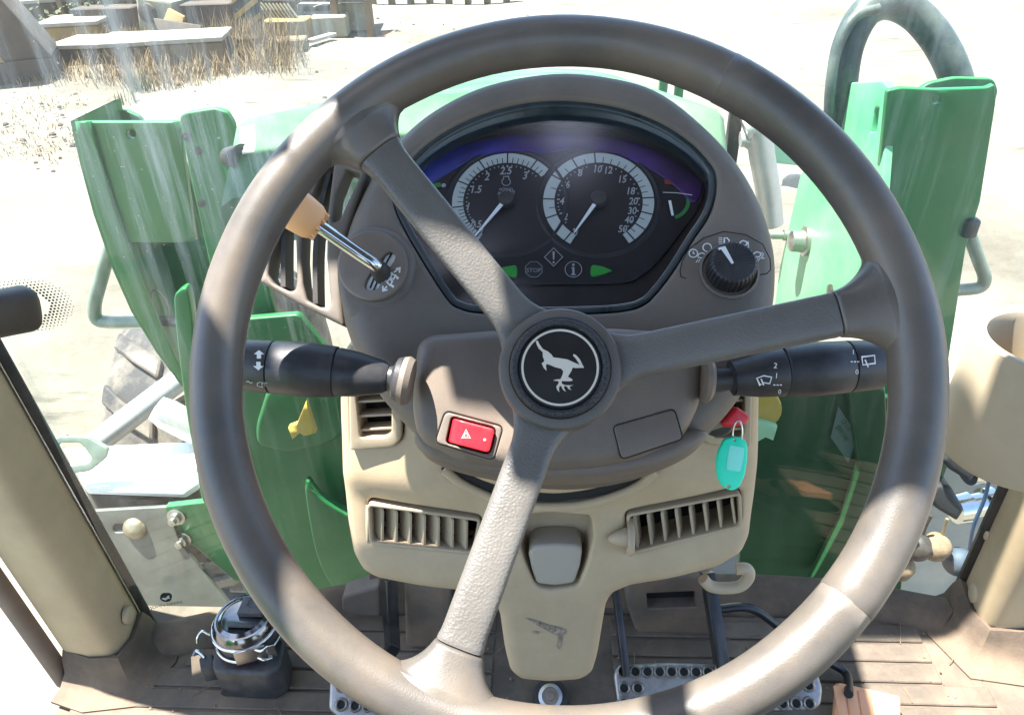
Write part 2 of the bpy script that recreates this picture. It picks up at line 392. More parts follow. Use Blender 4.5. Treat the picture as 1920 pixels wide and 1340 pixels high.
def sq(c, a, b):  # axis-aligned rectangle in pixels
    return [(c[0]-a, c[1]-b), (c[0]+a, c[1]-b), (c[0]+a, c[1]+b), (c[0]-a, c[1]+b)]
def circ(cx, cy, rx, ry=None, n=24, a0=0): ry = rx if ry is None else ry; return [(cx+rx*cos(a0+2*pi*k/n), cy-ry*sin(a0+2*pi*k/n)) for k in range(n)]
_txt = {}
def text(mb, pl, s, px, py, hpx, h, slant=0., rot=0., bold=0., mirror=False, sx=1.0):
    """letters lying on a plane, centred at a pixel, capital height hpx pixels"""
    key = (s, bold)
    if key not in _txt:
        cu = bpy.data.curves.new('letters', 'FONT'); cu.body = s; cu.size = 1; cu.offset = bold; cu.resolution_u = 3; cu.align_x = 'CENTER'
        o = bpy.data.objects.new('letters', cu); COL.objects.link(o)
        bpy.context.view_layer.update()
        me = bpy.data.meshes.new_from_object(o.evaluated_get(bpy.context.evaluated_depsgraph_get()))
        vs = np.array([v.co[:2] for v in me.vertices]); fs = [tuple(p.vertices) for p in me.polygons]
        _txt[key] = (vs, fs); bpy.data.objects.remove(o); bpy.data.curves.remove(cu); bpy.data.meshes.remove(me)
    vs, fs = _txt[key]
    c = (vs.min(0)+vs.max(0))/2; H = .70
    u0, v0 = pl.at(px, py, h); k = abs(pl.at(px, py-hpx/2, h)[1]-pl.at(px, py+hpx/2, h)[1])/H
    out = []
    for x, y in vs-c:
        x = x*sx + y*slant
        if mirror: x = -x
        x, y = x*cos(rot)-y*sin(rot), x*sin(rot)+y*cos(rot)
        out.append(pl.w(u0+x*k, v0+y*k, h))
    return mb.add(out, fs)
# ================================================================== GROUND
def ground_mat():
    m = bpy.data.materials.new('pale_sand'); m.use_nodes = True; t = m.node_tree; b = t.nodes['Principled BSDF']; L = t.links.new
    b.inputs['Roughness'].default_value = .95; b.inputs['Specular IOR Level'].default_value = .1
    tc = N(t, 'ShaderNodeTexCoord')
    n = N(t, 'ShaderNodeTexNoise', Scale=.35, Detail=8.0, Roughness=.7); L(tc.outputs['Object'], n.inputs['Vector'])
    cp = N(t, 'ShaderNodeValToRGB'); e = cp.color_ramp.elements; e[0].position = .3; e[0].color = (.085, .073, .056, 1); e[1].position = .7; e[1].color = (.24, .215, .175, 1)
    L(n.outputs[0], cp.inputs[0])
    mp = N(t, 'ShaderNodeMapping'); mp.inputs['Scale'].default_value = (.5, 4, 1); mp.inputs['Rotation'].default_value = (0, 0, radians(28)); L(tc.outputs['Object'], mp.inputs[0])
    n2 = N(t, 'ShaderNodeTexNoise', Scale=.8, Detail=9.0, Roughness=.75); L(mp.outputs[0], n2.inputs['Vector'])
    r2 = N(t, 'ShaderNodeMapRange'); r2.inputs[1].default_value = .54; r2.inputs[2].default_value = .66; r2.inputs[4].default_value = .95; L(n2.outputs[0], r2.inputs[0])
    n3 = N(t, 'ShaderNodeTexNoise', Scale=2.2, Detail=3.0); L(tc.outputs['Object'], n3.inputs['Vector'])
    r3 = N(t, 'ShaderNodeMapRange'); r3.inputs[1].default_value = .45; r3.inputs[2].default_value = .62; L(n3.outputs[0], r3.inputs[0])
    mu = N(t, 'ShaderNodeMath', operation='MULTIPLY'); L(r2.outputs[0], mu.inputs[0]); L(r3.outputs[0], mu.inputs[1])
    mx = N(t, 'ShaderNodeMixRGB'); mx.inputs[2].default_value = (.035, .029, .022, 1); L(cp.outputs[0], mx.inputs[1]); L(mu.outputs[0], mx.inputs[0])
    L(mx.outputs[0], b.inputs['Base Color'])
    n4 = N(t, 'ShaderNodeTexNoise', Scale=7.0, Detail=8.0); L(tc.outputs['Object'], n4.inputs['Vector'])
    bp = N(t, 'ShaderNodeBump', Strength=.5, Distance=.06); L(n4.outputs[0], bp.inputs['Height']); L(bp.outputs[0], b.inputs['Normal'])
    return m
GZ = -1.2
sand = ground_mat()
def gh(x, y): return .035*sin(x*1.3+.4*y)*sin(y*1.1-.3*x) + .02*sin(3.1*x+2*y)
mb = MB(); xs = np.concatenate([[-600, -200, -80, -40], np.arange(-26, 18, .35), [30, 80, 200, 600]]); ys = np.concatenate([[-300, -60, -15], np.arange(-4, 30, .35), [40, 80, 200, 700]])
vs = [(x, y, GZ + (gh(x, y) if abs(x) < 27 and -5 < y < 31 else 0)*min(1, max(0, (y-3)/3))) for y in ys for x in xs]; nx = len(xs)
mb.add(vs, [(j*nx+i, j*nx+i+1, (j+1)*nx+i+1, (j+1)*nx+i) for j in range(len(ys)-1) for i in range(nx-1)])
mk('ground', mb, sand, None, 180, kind='structure', fixn=False)

# ================================================================== CAB: floor, roof, glass, pillars

fl_o = thing('floor_mat', 'dusty brown ribbed rubber mat on the cab floor', 'floor mat', (0, .5, .001))
mk('mat_sheet', MB().box((0, .20, .006), 1.40, 1.14, .008), mat_m, fl_o, 0, bev=.003)
for i in range(13):
    y = .742-i*.034
    hw = .56 if y > .66 else .62
    mb = MB()
    for x0, x1 in ((-hw, -.09), (.09, hw)): mb.box(((x0+x1)/2, y, .0118), x1-x0, .0295, .004)
    mk('rib', mb, mat_m, fl_o, 30, bev=.0015, seg=1)
# slope in front of the mat up to the windscreen
gb = [at_z(*p, .04) for p in ((262,1192),(480,1146),(690,1108),(1040,1098),(1400,1094),(1600,1108),(1785,1140))]
gcv = cro(gb, 6)
mk('cab_floor', MB().prism([Vector((p.x, p.y+.01, -.06)) for p in gcv]+[Vector((.73, .70, -.06)), Vector((.73, -.95, -.06)), Vector((-.725, -.95, -.06)), Vector((-.725, .68, -.06))], (0, 0, .06)), floor_m, None, 0, kind='structure')
mb = MB(); mb.loft([[p+Vector((0, .02, .0)) for p in gcv], [p+Vector((0, -.005, .0)) for p in gcv], [Vector((p.x*.97, min(p.y-.022, .775), .018)) for p in gcv], [Vector((p.x*.97, min(p.y-.03, .77), .0)) for p in gcv]], closed=False)
mk('front_sill', mb, floor_m, None, 60, kind='structure')
ws = thing('windscreen', 'dusty curved windscreen glass across the front of the cab', 'windscreen', (0, .83, .8))
zl = [.038+.06*k for k in range(27)]
mb = MB(); mb.loft([[Vector((p.x, p.y+.012+.00*z, z)) for p in gcv] for z in zl], closed=False)
mk('glass_pane', mb, wglass_m, ws, 180, fixn=False)
# ceramic dots round the latch and along the lower glass edge
mb = MB()
lc = at_y(48, 574, .735)
plF = Pl(lc, (.25, -1, 0))
for i in range(-16, 17):
    for j in range(-12, 13):
        x, z = i*.0042+(j % 2)*.0021, j*.0037; q = ((x-.002)/.050)**2+(z/.036)**2
        if q < 1.0 and q > .25: mb.poly(plF, [(x+r0*cos(a), z+r0*sin(a)) for r0 in [.0019*(1.1-q*.75)] for a in [2*pi*k/6 for k in range(6)]], .0)
for k in range(70):
    t = k/69; p = gcv[min(len(gcv)-1, int(t*5))]
    b0 = at_z(296, 1150, .06)
d_ = mk('ceramic_dots', mb, dark_m, ws, 0); d_['kind'] = 'stuff'
lt = thing('window_latch', 'dark brown latch bracket at the left edge of the windscreen among black dots', 'latch', lc)
pa, pb = at_depth(-90, 606, .70), at_depth(70, 574, .76)
ax = (pb-pa).normalized(); up = Vector((0, 0, 1)); up = (up-ax*up.dot(ax)).normalized(); sd_ = ax.cross(up)
rings = []
for s, k in ((-.02, .9), (.0, 1.), (.6, 1.02), (.84, 1.05), (.91, 1.0), (.96, .86), (.99, .62), (1.005, .3)):
    c = pa.lerp(pb, s); rings.append([c + up*.0225*k*math.copysign(abs(sin(a))**.6, sin(a)) + sd_*.016*k*math.copysign(abs(cos(a))**.6, cos(a)) for a in [2*pi*j/24 for j in range(24)]])
mk('latch_arm', MB().loft(rings), mat('latch_brown', (.065, .050, .038), .5, noise=(30, .2), bump=('noise', 900, .2)), lt, 60)
plQ = Pl(gcv[3]+Vector((0, -.006, .1)), (.28, -1, 0))
lg = mk('glass_logo', panel(MB(), plQ, rc([(300,1116),(305,1111),(319,1111),(323,1116),(321,1125),(315,1128),(305,1127),(300,1123)], 4), h=0, depth=.0003, R=0, grid=0, step=.002), dark_m, ws, 0)
mk('logo_deer', MB().poly(plQ, [plQ.at(*p) for p in [(303,1121),(307,1119),(311,1120),(314,1116),(318,1115),(317,1118),(319,1121),(315,1121),(311,1124),(306,1123)]], .0006), prn_m, lg, 0)
mb = MB(); text(mb, plQ, 'JOHN DEERE', 312, 1134, 5, .0003); mk('logo_text', mb, dark_m, ws, 0)

def pillar(name, label, fp, seal_px, screws, z1=1.575):
    o = thing(name, label, 'pillar', fp[0])
    mk('pillar_trim', MB().prism([Vector((p.x, p.y, .012)) for p in fp], (-.10 if fp[0].x < 0 else .0, 0, z1)), pil_m, o, 30, bev=.014, seg=4)
    return o
flo = lambda L, z=.012: [at_z(*p, z) for p in L]
Lp = flo([(142,1262),(195,1274),(240,1272),(268,1236),(284,1188)])
pl_o = pillar('cab_pillar', 'beige front cab pillar on the left with one round screw cover', Lp+[Lp[-1]+Vector((-.055, .06, 0)), Lp[0]+Vector((-.03, .075, 0))], None, None)
s0 = at_z(286, 1182, .012)
c_ = s0+Vector((.001, .006, 0)); X_, Y_ = Vector((.75, .66, 0)), Vector((-.66, .75, 0))
mk('glass_seal', MB().prism([c_+X_*a*.006+Y_*b*.011 for a, b in ((-1, -1), (1, -1), (1, 1), (-1, 1))], (-.10, 0, 1.56)), rub_m, pl_o, 30, bev=.003)
def screw(px, py, par, fp, nrm, r=.013):
    c = Vector(fp); mk('screw_cover', MB().lathe(c, nrm, [(r, -.004), (r, .001), (r*.9, .0035), (r*.5, .0045), (0, .0048)], 24, caps=False), pil_m, par, 60)
def on_face(px, py, a, b):                       # pixel onto the vertical face through floor points a, b
    n = (b-a).cross(Vector((0, 0, 1))).normalized(); r = ray(px, py); t = (a-CAM).dot(n)/r.dot(n)
    if n.dot(r) > 0: n = -n
    return CAM+r*t, n
c, n = on_face(241, 1152, Lp[3], Lp[4]); screw(0, 0, pl_o, c, n)
sl = thing('door_seal', 'brown rubber door seal strip beside the left cab pillar', 'seal', at_z(112, 1290, 0))
q0 = at_z(128, 1274, .0)
mk('seal_strip', MB().prism([q0+Vector((-.002+a*.011, -.002+b*.012, -.005)) for a, b in ((-1, -1), (1, -1), (1, 1), (-1, 1))], (-.10, 0, 1.55)), seal_m, sl, 40, bev=.008, seg=3)
def skirt(name, pts, label):
    P_ = [at_z(*p, .012) for p in pts]; mb = MB(); n = Vector((0, 0, 1)); rings = []
    for i, p in enumerate(P_):
        t = (P_[min(i+1, len(P_)-1)]-P_[max(i-1, 0)]).normalized(); q = Vector((t.y, -t.x, 0))
        rings.append([p+q*a+n*b for a, b in ((-.012, .0), (-.012, .055), (-.003, .058), (.004, .045), (.010, .020), (.024, .006), (.045, .001), (.045, -.004))])
    mb.loft(rings, True); o = mk(name, mb, floor_m, None, 60); tag(o, label, 'mat edge'); return o
skirt('mat_upstand', [(140,1265),(190,1282),(245,1280),(276,1240),(292,1190)], 'dusty brown rubber mat edge turned up round the left pillar foot')
Rp = flo([(1790,1128),(1806,1190),(1838,1221),(1890,1222),(1965,1212)])
pr_o = pillar('cab_pillar', 'beige front cab pillar on the right with two round screw covers', Rp+[Rp[-1]+Vector((.02, .06, 0)), Rp[0]+Vector((.06, .07, 0))], None, None)
s0 = at_z(1783, 1122, .012)
mk('glass_seal', MB().box(s0+Vector((.004, .0, .78)), .012, .026, 1.56, Vector((.86, -.5, 0)), Vector((.5, .86, 0))), rub_m, pr_o, 30, bev=.003)
c, n = on_face(1826, 1112, Rp[0], Rp[1]); screw(0, 0, pr_o, c, n, .015)
c, n = on_face(1852, 1003, Rp[0], Rp[1]); screw(0, 0, pr_o, c, n, .008)
skirt('mat_upstand', [(1776,1128),(1796,1190),(1832,1230),(1890,1234),(1965,1224)], 'dusty brown rubber mat edge turned up round the right pillar foot')
# unseen roof, its hatch openings shaped to throw the sun patches
RZ = 1.60
rf = thing('cab_roof', 'beige cab roof with hatch openings shaped for sun patches above the steering wheel', 'roof', (0, 0, RZ))
plR = Pl((0, 0, RZ), (0, 0, -1), (1, 0, 0))
ROOF = [(-.93, -.86), (.93, -.86), (.93, 1.0), (-.93, 1.0)]
SUN_HOLES = [[(-.455,.20),(-.07,.20),(-.07,.335),(-.12,.345),(-.225,.36),(-.235,.40),(-.29,.415),(-.285,.45),(-.355,.455),(-.355,.486),(-.40,.486),(-.40,.462),(-.43,.462),(-.47,.455),(-.47,.41),(-.445,.38)],[(-.56,.54),(-.445,.54),(-.445,.585),(-.56,.585)],[(-.01,.47),(.075,.47),(.08,.62),(.25,.66),(.25,.82),(-.06,.82),(-.08,.60),(-.01,.60)]]
tor = lambda L: [(x, -y) for x, y in L]
mk('roof_panel', panel(MB(), plR, tor(ROOF), [tor(h_) for h_ in SUN_HOLES], h=0, depth=.05, R=.004, grid=.15, step=.1, uv=True, back=True), liner_m, rf, 30)
hl = thing('hub_shade_block', 'black plate and bar added at the roof opening to shade the wheel hub', 'handle', (-.262, .39, RZ))  # unseen blocker, added to cast shade on the hub and rim
mk('flat_plate', MB().box((-.264, .392, RZ-.012), .074, .066, .012), blkst_m, hl, 30, bev=.012)
mk('shade_bar', MB().box((-.240, .29, RZ-.012), .024, .16, .012), blkst_m, hl, 30, bev=.004)
se = thing('driver_seat', 'dark grey driver seat behind the steering wheel', 'seat', (0, -.35, .45))  # out of view, put in to cut the light from behind
mk('cushion', MB().box((0, -.30, .42), .50, .48, .12), rub_m, se, 40, bev=.04, seg=3)
mk('backrest', MB().box((0, -.60, .78), .50, .12, .70), rub_m, se, 40, bev=.05, seg=3)
mk('pedestal', MB().box((0, -.32, .18), .36, .36, .35), hous_m, se, 40, bev=.02)
for x, sd_n in ((-.98, 'left'), (.98, 'right')):
    fe_ = thing('rear_fender', 'green rear fender outside the %s cab door' % sd_n, 'fender', (x, -.7, .2))  # unseen, added to darken the light reaching the cab from outside
    mk('fender_shell', MB().loft([[Vector((x+a, -.95+.85*cos(b)*r, -.25+.85*sin(b)*r)) for a, r in ((-.25, 1), (.25, 1), (.25, .96), (-.25, .96))] for b in [radians(5+17*k) for k in range(11)]]), green_m, fe_, 40)
for x in (-.70, .70): mk('cab_post', MB().box((x, -.80, .78), .09, .09, 1.60), pil_m, None, 30, bev=.012, label='beige rear cab post on the %s side, behind the seat' % ('left' if x < 0 else 'right'), cat='pillar', group='rear cab posts')

# ================================================================== FLOOR EQUIPMENT
def vpl(y, n=(0, -1, 0)): return Pl((0, y, 0), n)
hb = thing('heater_housing', 'dusty brown housing with a dark slot on the bulkhead behind the brake pedal', 'housing', (.18, .74, .05))
pv = vpl(.735)
mk('housing_body', panel(MB(), pv, rc([(1172,1085),(1338,1075),(1352,1130),(1350,1232),(1330,1246),(1220,1248),(1196,1200),(1172,1130)], 10), [rc([(1212,1112),(1303,1108),(1306,1138),(1214,1141)], 3)], h=0, depth=.09, R=.010, Rh=.002, grid=.02), hous_m, hb, 50)
mk('dark_slot', panel(MB(), pv, [(1205,1105),(1310,1102),(1312,1145),(1208,1148)], h=-.02, depth=.001, R=0, grid=0), dark_m, hb, 0)
bk = thing('bulkhead', 'grey brown bulkhead panel under the dash behind the column', 'bulkhead', (-.1, .77, .1))
pv2 = vpl(.775)
mk('bulkhead_panel', panel(MB(), pv2, [(690,1070),(1190,1060),(1190,1222),(700,1236)], h=0, depth=.02, R=.004, grid=.02), hous_m, bk, 40)
pv3 = vpl(.755)
mk('side_cover', panel(MB(), pv3, rc([(640,1120),(712,1098),(714,1226),(690,1232),(640,1190)], 8), h=0, depth=.03, R=.006, grid=.02), seal_m, bk, 40)
mk('centre_cover', panel(MB(), vpl(.70), rc([(756,1085),(838,1100),(842,1236),(760,1242)], 8), h=0, depth=.05, R=.01, grid=.02), hous_m, bk, 40)
cp_ = thing('clutch_pedal', 'perforated steel clutch pedal at lower left below the wheel rim', 'pedal', at_depth(670, 1310, .98))
a, b = at_y(728, 1080, .70), at_y(736, 1215, .66)
mb = MB().tube([a, a.lerp(b, .5), b, at_depth(700, 1268, .99)], .013, 4); mk('pedal_arm', mb, blkst_m, cp_, 20, bev=.002)
def pedal_pad(par, pl, out, rows, edge):
    mk('pedal_plate', panel(MB(), pl, out, h=0, depth=.012, R=.005, grid=.02, back=True), pedal_m, par, 45)
    for x, y in rows:
        u, v = pl.at(x, y, 0); r = edge
        mk('grip_ring', MB().lathe(pl.w(u, v), pl.n, [(r, -.001), (r*.95, .003), (r*.78, .0042), (r*.62, .003), (r*.56, -.001)], 18, caps=False), pedal_m, par, 60)
        mk('grip_hole', MB().lathe(pl.w(u, v), pl.n, [(r*.57, .0003), (0, .0004)], 12, caps=False), dark_m, par, 0)
plP = Pl(at_depth(665, 1310, .98), (0, -.55, .83))
pedal_pad(cp_, plP, rc([(618,1262),(640,1222),(690,1225),(742,1300),(742,1360),(640,1352),(615,1330)], 9), [(640,1320),(666,1322),(690,1322),(640,1285),(664,1288),(716,1325)], .0088)
bp = thing('brake_pedal', 'wide perforated steel brake pedal with two black arms, right of the column', 'pedal', at_depth(1340, 1290, .99))
plP = Pl(at_depth(1340, 1290, .99), (0, -.55, .83))
rows = [(1168+22.8*k, 1258+.15*k) for k in range(15)]+[(1170,1289),(1196,1289),(1490,1284),(1516,1284)]+[(1170+24.8*k, 1318) for k in range(15)]
pedal_pad(bp, plP, rc([(1150,1262),(1158,1246),(1250,1241),(1500,1246),(1532,1254),(1544,1290),(1540,1322),(1525,1332),(1330,1338),(1160,1340)], 9), rows, .0088)
for x0, x1, yb in ((1152, 1172, 1250), (1328, 1354, 1250)):
    a, b = at_y(x0, 1085, .70), at_depth(x1, yb, 1.0)
    mb = MB(); d = (b-a).normalized(); s_ = Vector((1, 0, 0)); s_ = (s_-d*s_.dot(d)).normalized()
    mb.box((a+b)/2, (.010 if x0 < 1200 else .017), .03, (b-a).length+.02, s_, d.cross(s_), d); mk('pedal_arm', mb, blkst_m, bp, 30, bev=.002)
plP2 = Pl(at_depth(1625, 1330, 1.0), (-.05, -.50, .86))
ac = thing('accelerator_pedal', 'ribbed orange accelerator pad on a bent black rod at lower right', 'pedal', at_depth(1625, 1330, 1.0))
mk('pad', panel(MB(), plP2, rc([(1570,1278),(1689,1304),(1690,1400),(1560,1400)], 8), h=0, depth=.012, R=.003, grid=.02, back=True), apad_m, ac, 40)
for k in range(5):
    x = 1582+23*k; mk('pad_rib', MB().box((plP2.pw(x, 1286+5*k, 0)+plP2.pw(x-4, 1395, 0))/2, .0135, (plP2.pw(x, 1286+5*k, 0)-plP2.pw(x-4, 1395, 0)).length, .0036, plP2.x, plP2.y, plP2.n), apad_m, ac, 30, bev=.001)
pts = [at_depth(1330, 1140, 1.04), at_depth(1348, 1141, 1.04), at_depth(1408, 1140, 1.04), at_depth(1465, 1178, 1.05), at_depth(1540, 1232, 1.06), at_depth(1583, 1258, 1.06), at_depth(1591, 1282, 1.03), at_depth(1591, 1300, 1.0)]
mk('rod', MB().tube(cro(pts, 6), .0062, 14), blkst_m, ac, 60)
cb = thing('floor_bolt', 'round zinc bolt head on the floor below the steering column', 'bolt', at_z(1032, 1302, .03))
mk('bolt_head', MB().lathe(at_z(1032, 1305, .03), (0, -.4, .9), [(.017, -.02), (.017, .002), (.012, .004), (.011, .002), (.006, .002), (.005, .005), (0, .005)], 24, caps=False), steel_m, cb, 40)
mk('washer_cup', MB().lathe(at_z(1032, 1305, .025), (0, -.4, .9), [(.026, -.02), (.025, .0), (.018, .001)], 24, caps=False), rub_m, cb, 40)

# loose grit and straw on the mat
rg = random.Random(5); mb = MB()
for _ in range(260):
    p = Vector((rg.uniform(-.62, .62), rg.uniform(.40, .78), .0145)); r = .0008+.0022*rg.random()**2
    mb.lathe(p, (rg.uniform(-.4, .4), rg.uniform(-.4, .4), 1), [(r, -r*.4), (r*.8, r*.4), (0, r*.7)], 5, caps=False)
for _ in range(40):
    p = Vector((rg.uniform(-.6, .6), rg.uniform(.45, .76), .0150)); a = rg.random()*pi; d = Vector((cos(a), sin(a), rg.uniform(-.02, .05)))*rg.uniform(.006, .02)
    mb.tube([p-d, p+d*.1+Vector((0, 0, .001)), p+d], .0006, 4)
mk('floor_grit', mb, tan_m, None, 30, kind='stuff', fixn=False)

# cup holder on the right
ct = at_depth(1976, 640, .50)
ch = thing('cup_holder', 'cream round cup holder tube beside the right cab pillar', 'cup holder', ct)
mk('cup_body', MB().lathe(ct, (0, 0, 1), [(0, -.096), (.046, -.096), (.0495, -.090), (.0495, -.06), (.0485, -.004), (.0475, .0005), (.0455, .002), (.0400, .0005), (.0385, -.004), (.0365, -.082), (0, -.085)], 64, caps=False), cup_m, ch, 40)

# two tape measures lying on the floor
tb = thing('tape_measure', 'black pocket tape measure with a chrome hook under the chrome topped one', 'tape measure', at_z(450, 1262, .016), 'tape measures lying on the floor mat')
def fpl(px, py, z): return Pl(at_z(px, py, z), (0, 0, 1), (1, 0, 0))
f0 = fpl(450, 1240, .075)
body = [f0.at(*p) for p in ((415,1190),(480,1180),(535,1196),(527,1248),(500,1264),(400,1258),(396,1238))]
mk('tape_case', panel(MB(), f0, rc(body, .008), h=0, depth=.058, R=.006, grid=0, uv=True, back=True), tapeb_m, tb, 40)
f1 = fpl(400, 1245, .062)
mk('tape_mouth', MB().prism([f1.pw(*p) for p in ((372,1232),(398,1222),(402,1250),(376,1256))], (0, 0, -.03)), tapeb_m, tb, 30, bev=.003)
mk('end_hook', MB().add([at_z(*p, .062) for p in ((358,1230),(378,1226))]+[at_z(*p, .03) for p in ((380,1262),(360,1266))], [(0, 1, 2, 3)]).tube(cro([at_z(362,1228,.065), at_z(368,1220,.068), at_z(376,1224,.066), at_z(384,1232,.062)], 4), .003, 8), chr_m, tb, 30)
mk('belt_clip', MB().tube(cro([at_z(455,1262,.03), at_z(432,1280,.024), at_z(424,1300,.022)], 4), [.007]*8+[.008], 10), rub_m, tb, 60)
tt = thing('tape_measure', 'round chrome topped tape measure lying on the black one', 'tape measure', at_z(462, 1190, .078), 'tape measures lying on the floor mat')
tc_ = at_z(470, 1196, .078); 
TR = .046
mk('tape_base', MB().lathe(tc_, (0, 0, 1), [(TR*.85, -.001), (TR*.98, .004), (TR*.98, .010)], 48, caps=True), taper_m, tt, 40)
mk('tape_band', MB().lathe(tc_, (0, 0, 1), [(TR*.94, .010), (TR*.94, .034)], 48, caps=False), tapeb_m, tt, 40)
for z in (.010, .034): mk('chrome_ring', MB().tube([tc_+Vector((TR*cos(a), TR*sin(a), z)) for a in [2*pi*k/48 for k in range(48)]], .0026, 8, True), chr_m, tt, 60)
mk('chrome_top', MB().lathe(tc_, (0, 0, 1), [(TR*.98, .036), (TR*.97, .041), (TR*.86, .049), (TR*.80, .0495), (TR*.78, .0485), (TR*.66, .0515), (TR*.62, .0505), (0, .052)], 48, caps=False), dchr_m, tt, 40)
mk('lock_button', MB().box(tc_+Vector((.012, .012, .056)), .036, .030, .009), tapeb_m, tt, 40, bev=.002)
mk('button_dimple', MB().lathe(tc_+Vector((.012, .014, .0605)), (0, 0, 1), [(.009, 0), (.008, .0012), (.006, .0003), (0, .0002)], 20, caps=False), tapeb_m, tt, 40)
mk('brake_slide', MB().box(tc_+Vector((.004, -.018, .0535)), .036, .006, .004), tapeb_m, tt, 40, bev=.001)
dfr = Vector((.35, -.94, 0)).normalized(); sx_ = Vector((.94, .35, 0))
pk = tc_+dfr*(TR+.001)
mk('side_plate', MB().box(pk+Vector((0, 0, .022))+sx_*.004, .042, .003, .026, sx_, dfr), steel_m, tt, 30, bev=.001)
for k in (-1, 1): mk('hook_prong', MB().tube(cro([pk+sx_*.012+Vector((0, 0, .022+.009*k)), pk+sx_*.020+dfr*.006+Vector((0, 0, .022+.010*k)), pk+sx_*.030+dfr*.004+Vector((0, 0, .022+.013*k))], 4), .0022, 8), chr_m, tt, 60)
mk('hook_plate', MB().box(pk+sx_*.032+dfr*.003+Vector((0, 0, .022)), .012, .002, .024, sx_, dfr), chr_m, tt, 30, bev=.0008)
mk('wire_hook', MB().tube(cro([tc_+Vector((-TR, -.004, .012)), tc_+Vector((-TR-.010, -.006, .016)), tc_+Vector((-TR-.020, -.004, .020)), tc_+Vector((-TR-.026, -.010, .014)), tc_+Vector((-TR-.027, -.014, .006))], 5), .0020, 8), chr_m, tt, 60)
# ================================================================== STEERING WHEEL
WO = at_depth(1046, 680, .42); plW = elev(1046, 680, .42, 42)
RW, RT = .1992, .0147
wheel = thing('steering_wheel', 'large grey brown three-spoke steering wheel with a leaping deer emblem on its hub', 'steering wheel', WO)
mb = MB(); rings = []
ang = sorted([2*pi*i/144 for i in range(144)]+[radians(60), radians(60.25), radians(320), radians(320.25)])
for a in ang:
    dg = math.degrees(a); d = Vector((cos(a), sin(a)))
    k = 1 + .010*sin(7*a+1) + .008*sin(13*a) + (.022 if (dg < 60.1 or dg > 320.1) else 0)
    rings.append([plW.w(d.x*(RW+RT*k*cos(b)), d.y*(RW+RT*k*cos(b)), RT*k*1.02*sin(b)) for b in [2*pi*j/32 for j in range(32)]])
mb.loft(rings+[rings[0]], True, False, False); mk('rim', mb, rim_m, wheel, 60)
HC = Vector(plW.at(1050, 689, -.009))
def spoke_dir(px, py): v = Vector(plW.at(px, py, 0)); return v
def spoke(px, py, seam):
    tip = spoke_dir(px, py); tip = tip.normalized()*RW; d = (tip-HC); Ls = d.length; d.normalize(); q = Vector((-d.y, d.x))
    rin = (RW-RT*.95)/RW*1.0; s1 = 1-(RT*.95)/Ls; s0_ = s1-.150
    def sec(s, shrink=0):
        w_ = .0128; t_ = .0080; ex = 3.6
        if s > s0_:
            x = min(1, (s-s0_)/(s1-s0_)); k = 1-sqrt(max(0, 1-x*x)); w_ += .023*k; t_ += (RT*.88-.0080)*x*x; ex = 3.6-1.5*x
        if s < .26: w_ += .006*((.26-s)/.10)**2
        w_ -= shrink; t_ -= shrink; c = HC + d*(s*Ls); h = -.030*(1-s); out = []
        for j in range(40):
            b = 2*pi*j/40; e = 2/ex
            x = math.copysign(abs(cos(b))**e, cos(b))*w_; z = math.copysign(abs(sin(b))**e, sin(b))*t_
            out.append(plW.w(c.x+q.x*x, c.y+q.y*x, h+z))
        return out
    ss = [.10+.01*k for k in range(200) if .10+.01*k < seam-.012]
    m1 = MB().loft([sec(s) for s in ss]+[sec(seam-.010), sec(seam-.004, .0004), sec(seam-.002, .0022)])
    mk('spoke', m1, spoke_m, wheel, 45)
    ss = [seam+.002*k for k in (0,)]
    s2 = sorted([seam+.012+.01*k for k in range(60) if seam+.012+.01*k < s1-.004]+[s1-.012, s1-.006, s1-.003, s1-.001, s1])
    m2 = MB().loft([sec(seam-.001, .0022), sec(seam+.002, .0004), sec(seam+.008)]+[sec(s) for s in s2]+[sec(1.0)])
    mk('spoke_socket', m2, rim_m, wheel, 70)
spoke(668, 232, .85); spoke(1712, 560, .81); spoke(832, 1292, .83)
hub_c = plW.w(HC.x, HC.y, 0)
mk('hub', MB().lathe(hub_c, plW.n, [(.020, -.05), (.034, -.046), (.0362, -.040), (.0366, -.020), (.0362, -.0135), (.0350, -.0112), (.0330, -.0105), (.0300, -.0103), (.0296, -.0115), (.0, -.0115)], 64, caps=False), hubp_m, wheel, 35)
mk('grained_bezel', MB().lathe(hub_c, plW.n, [(.0298, -.0112), (.0293, -.0085), (.0283, -.0068), (.0268, -.0062), (.0255, -.0068), (.0246, -.0078), (.0243, -.0105)], 64, caps=False), blackg_m, wheel, 60)
emb = mk('emblem', MB().lathe(hub_c, plW.n, [(.0242, -.0105), (.0241, -.0082), (.0236, -.0078), (0, -.0077)], 64, caps=False), emb_m, wheel, 30)
H_ = -.0074
mb = MB(); n = 96
vs = [plW.w(HC.x+r*cos(2*pi*k/n), HC.y+r*sin(2*pi*k/n), H_) for r in (.0225, .0212) for k in range(n)]
mb.add(vs, [(k, (k+1) % n, n+(k+1) % n, n+k) for k in range(n)]); mk('emblem_ring', mb, embl_m, emb, 0)
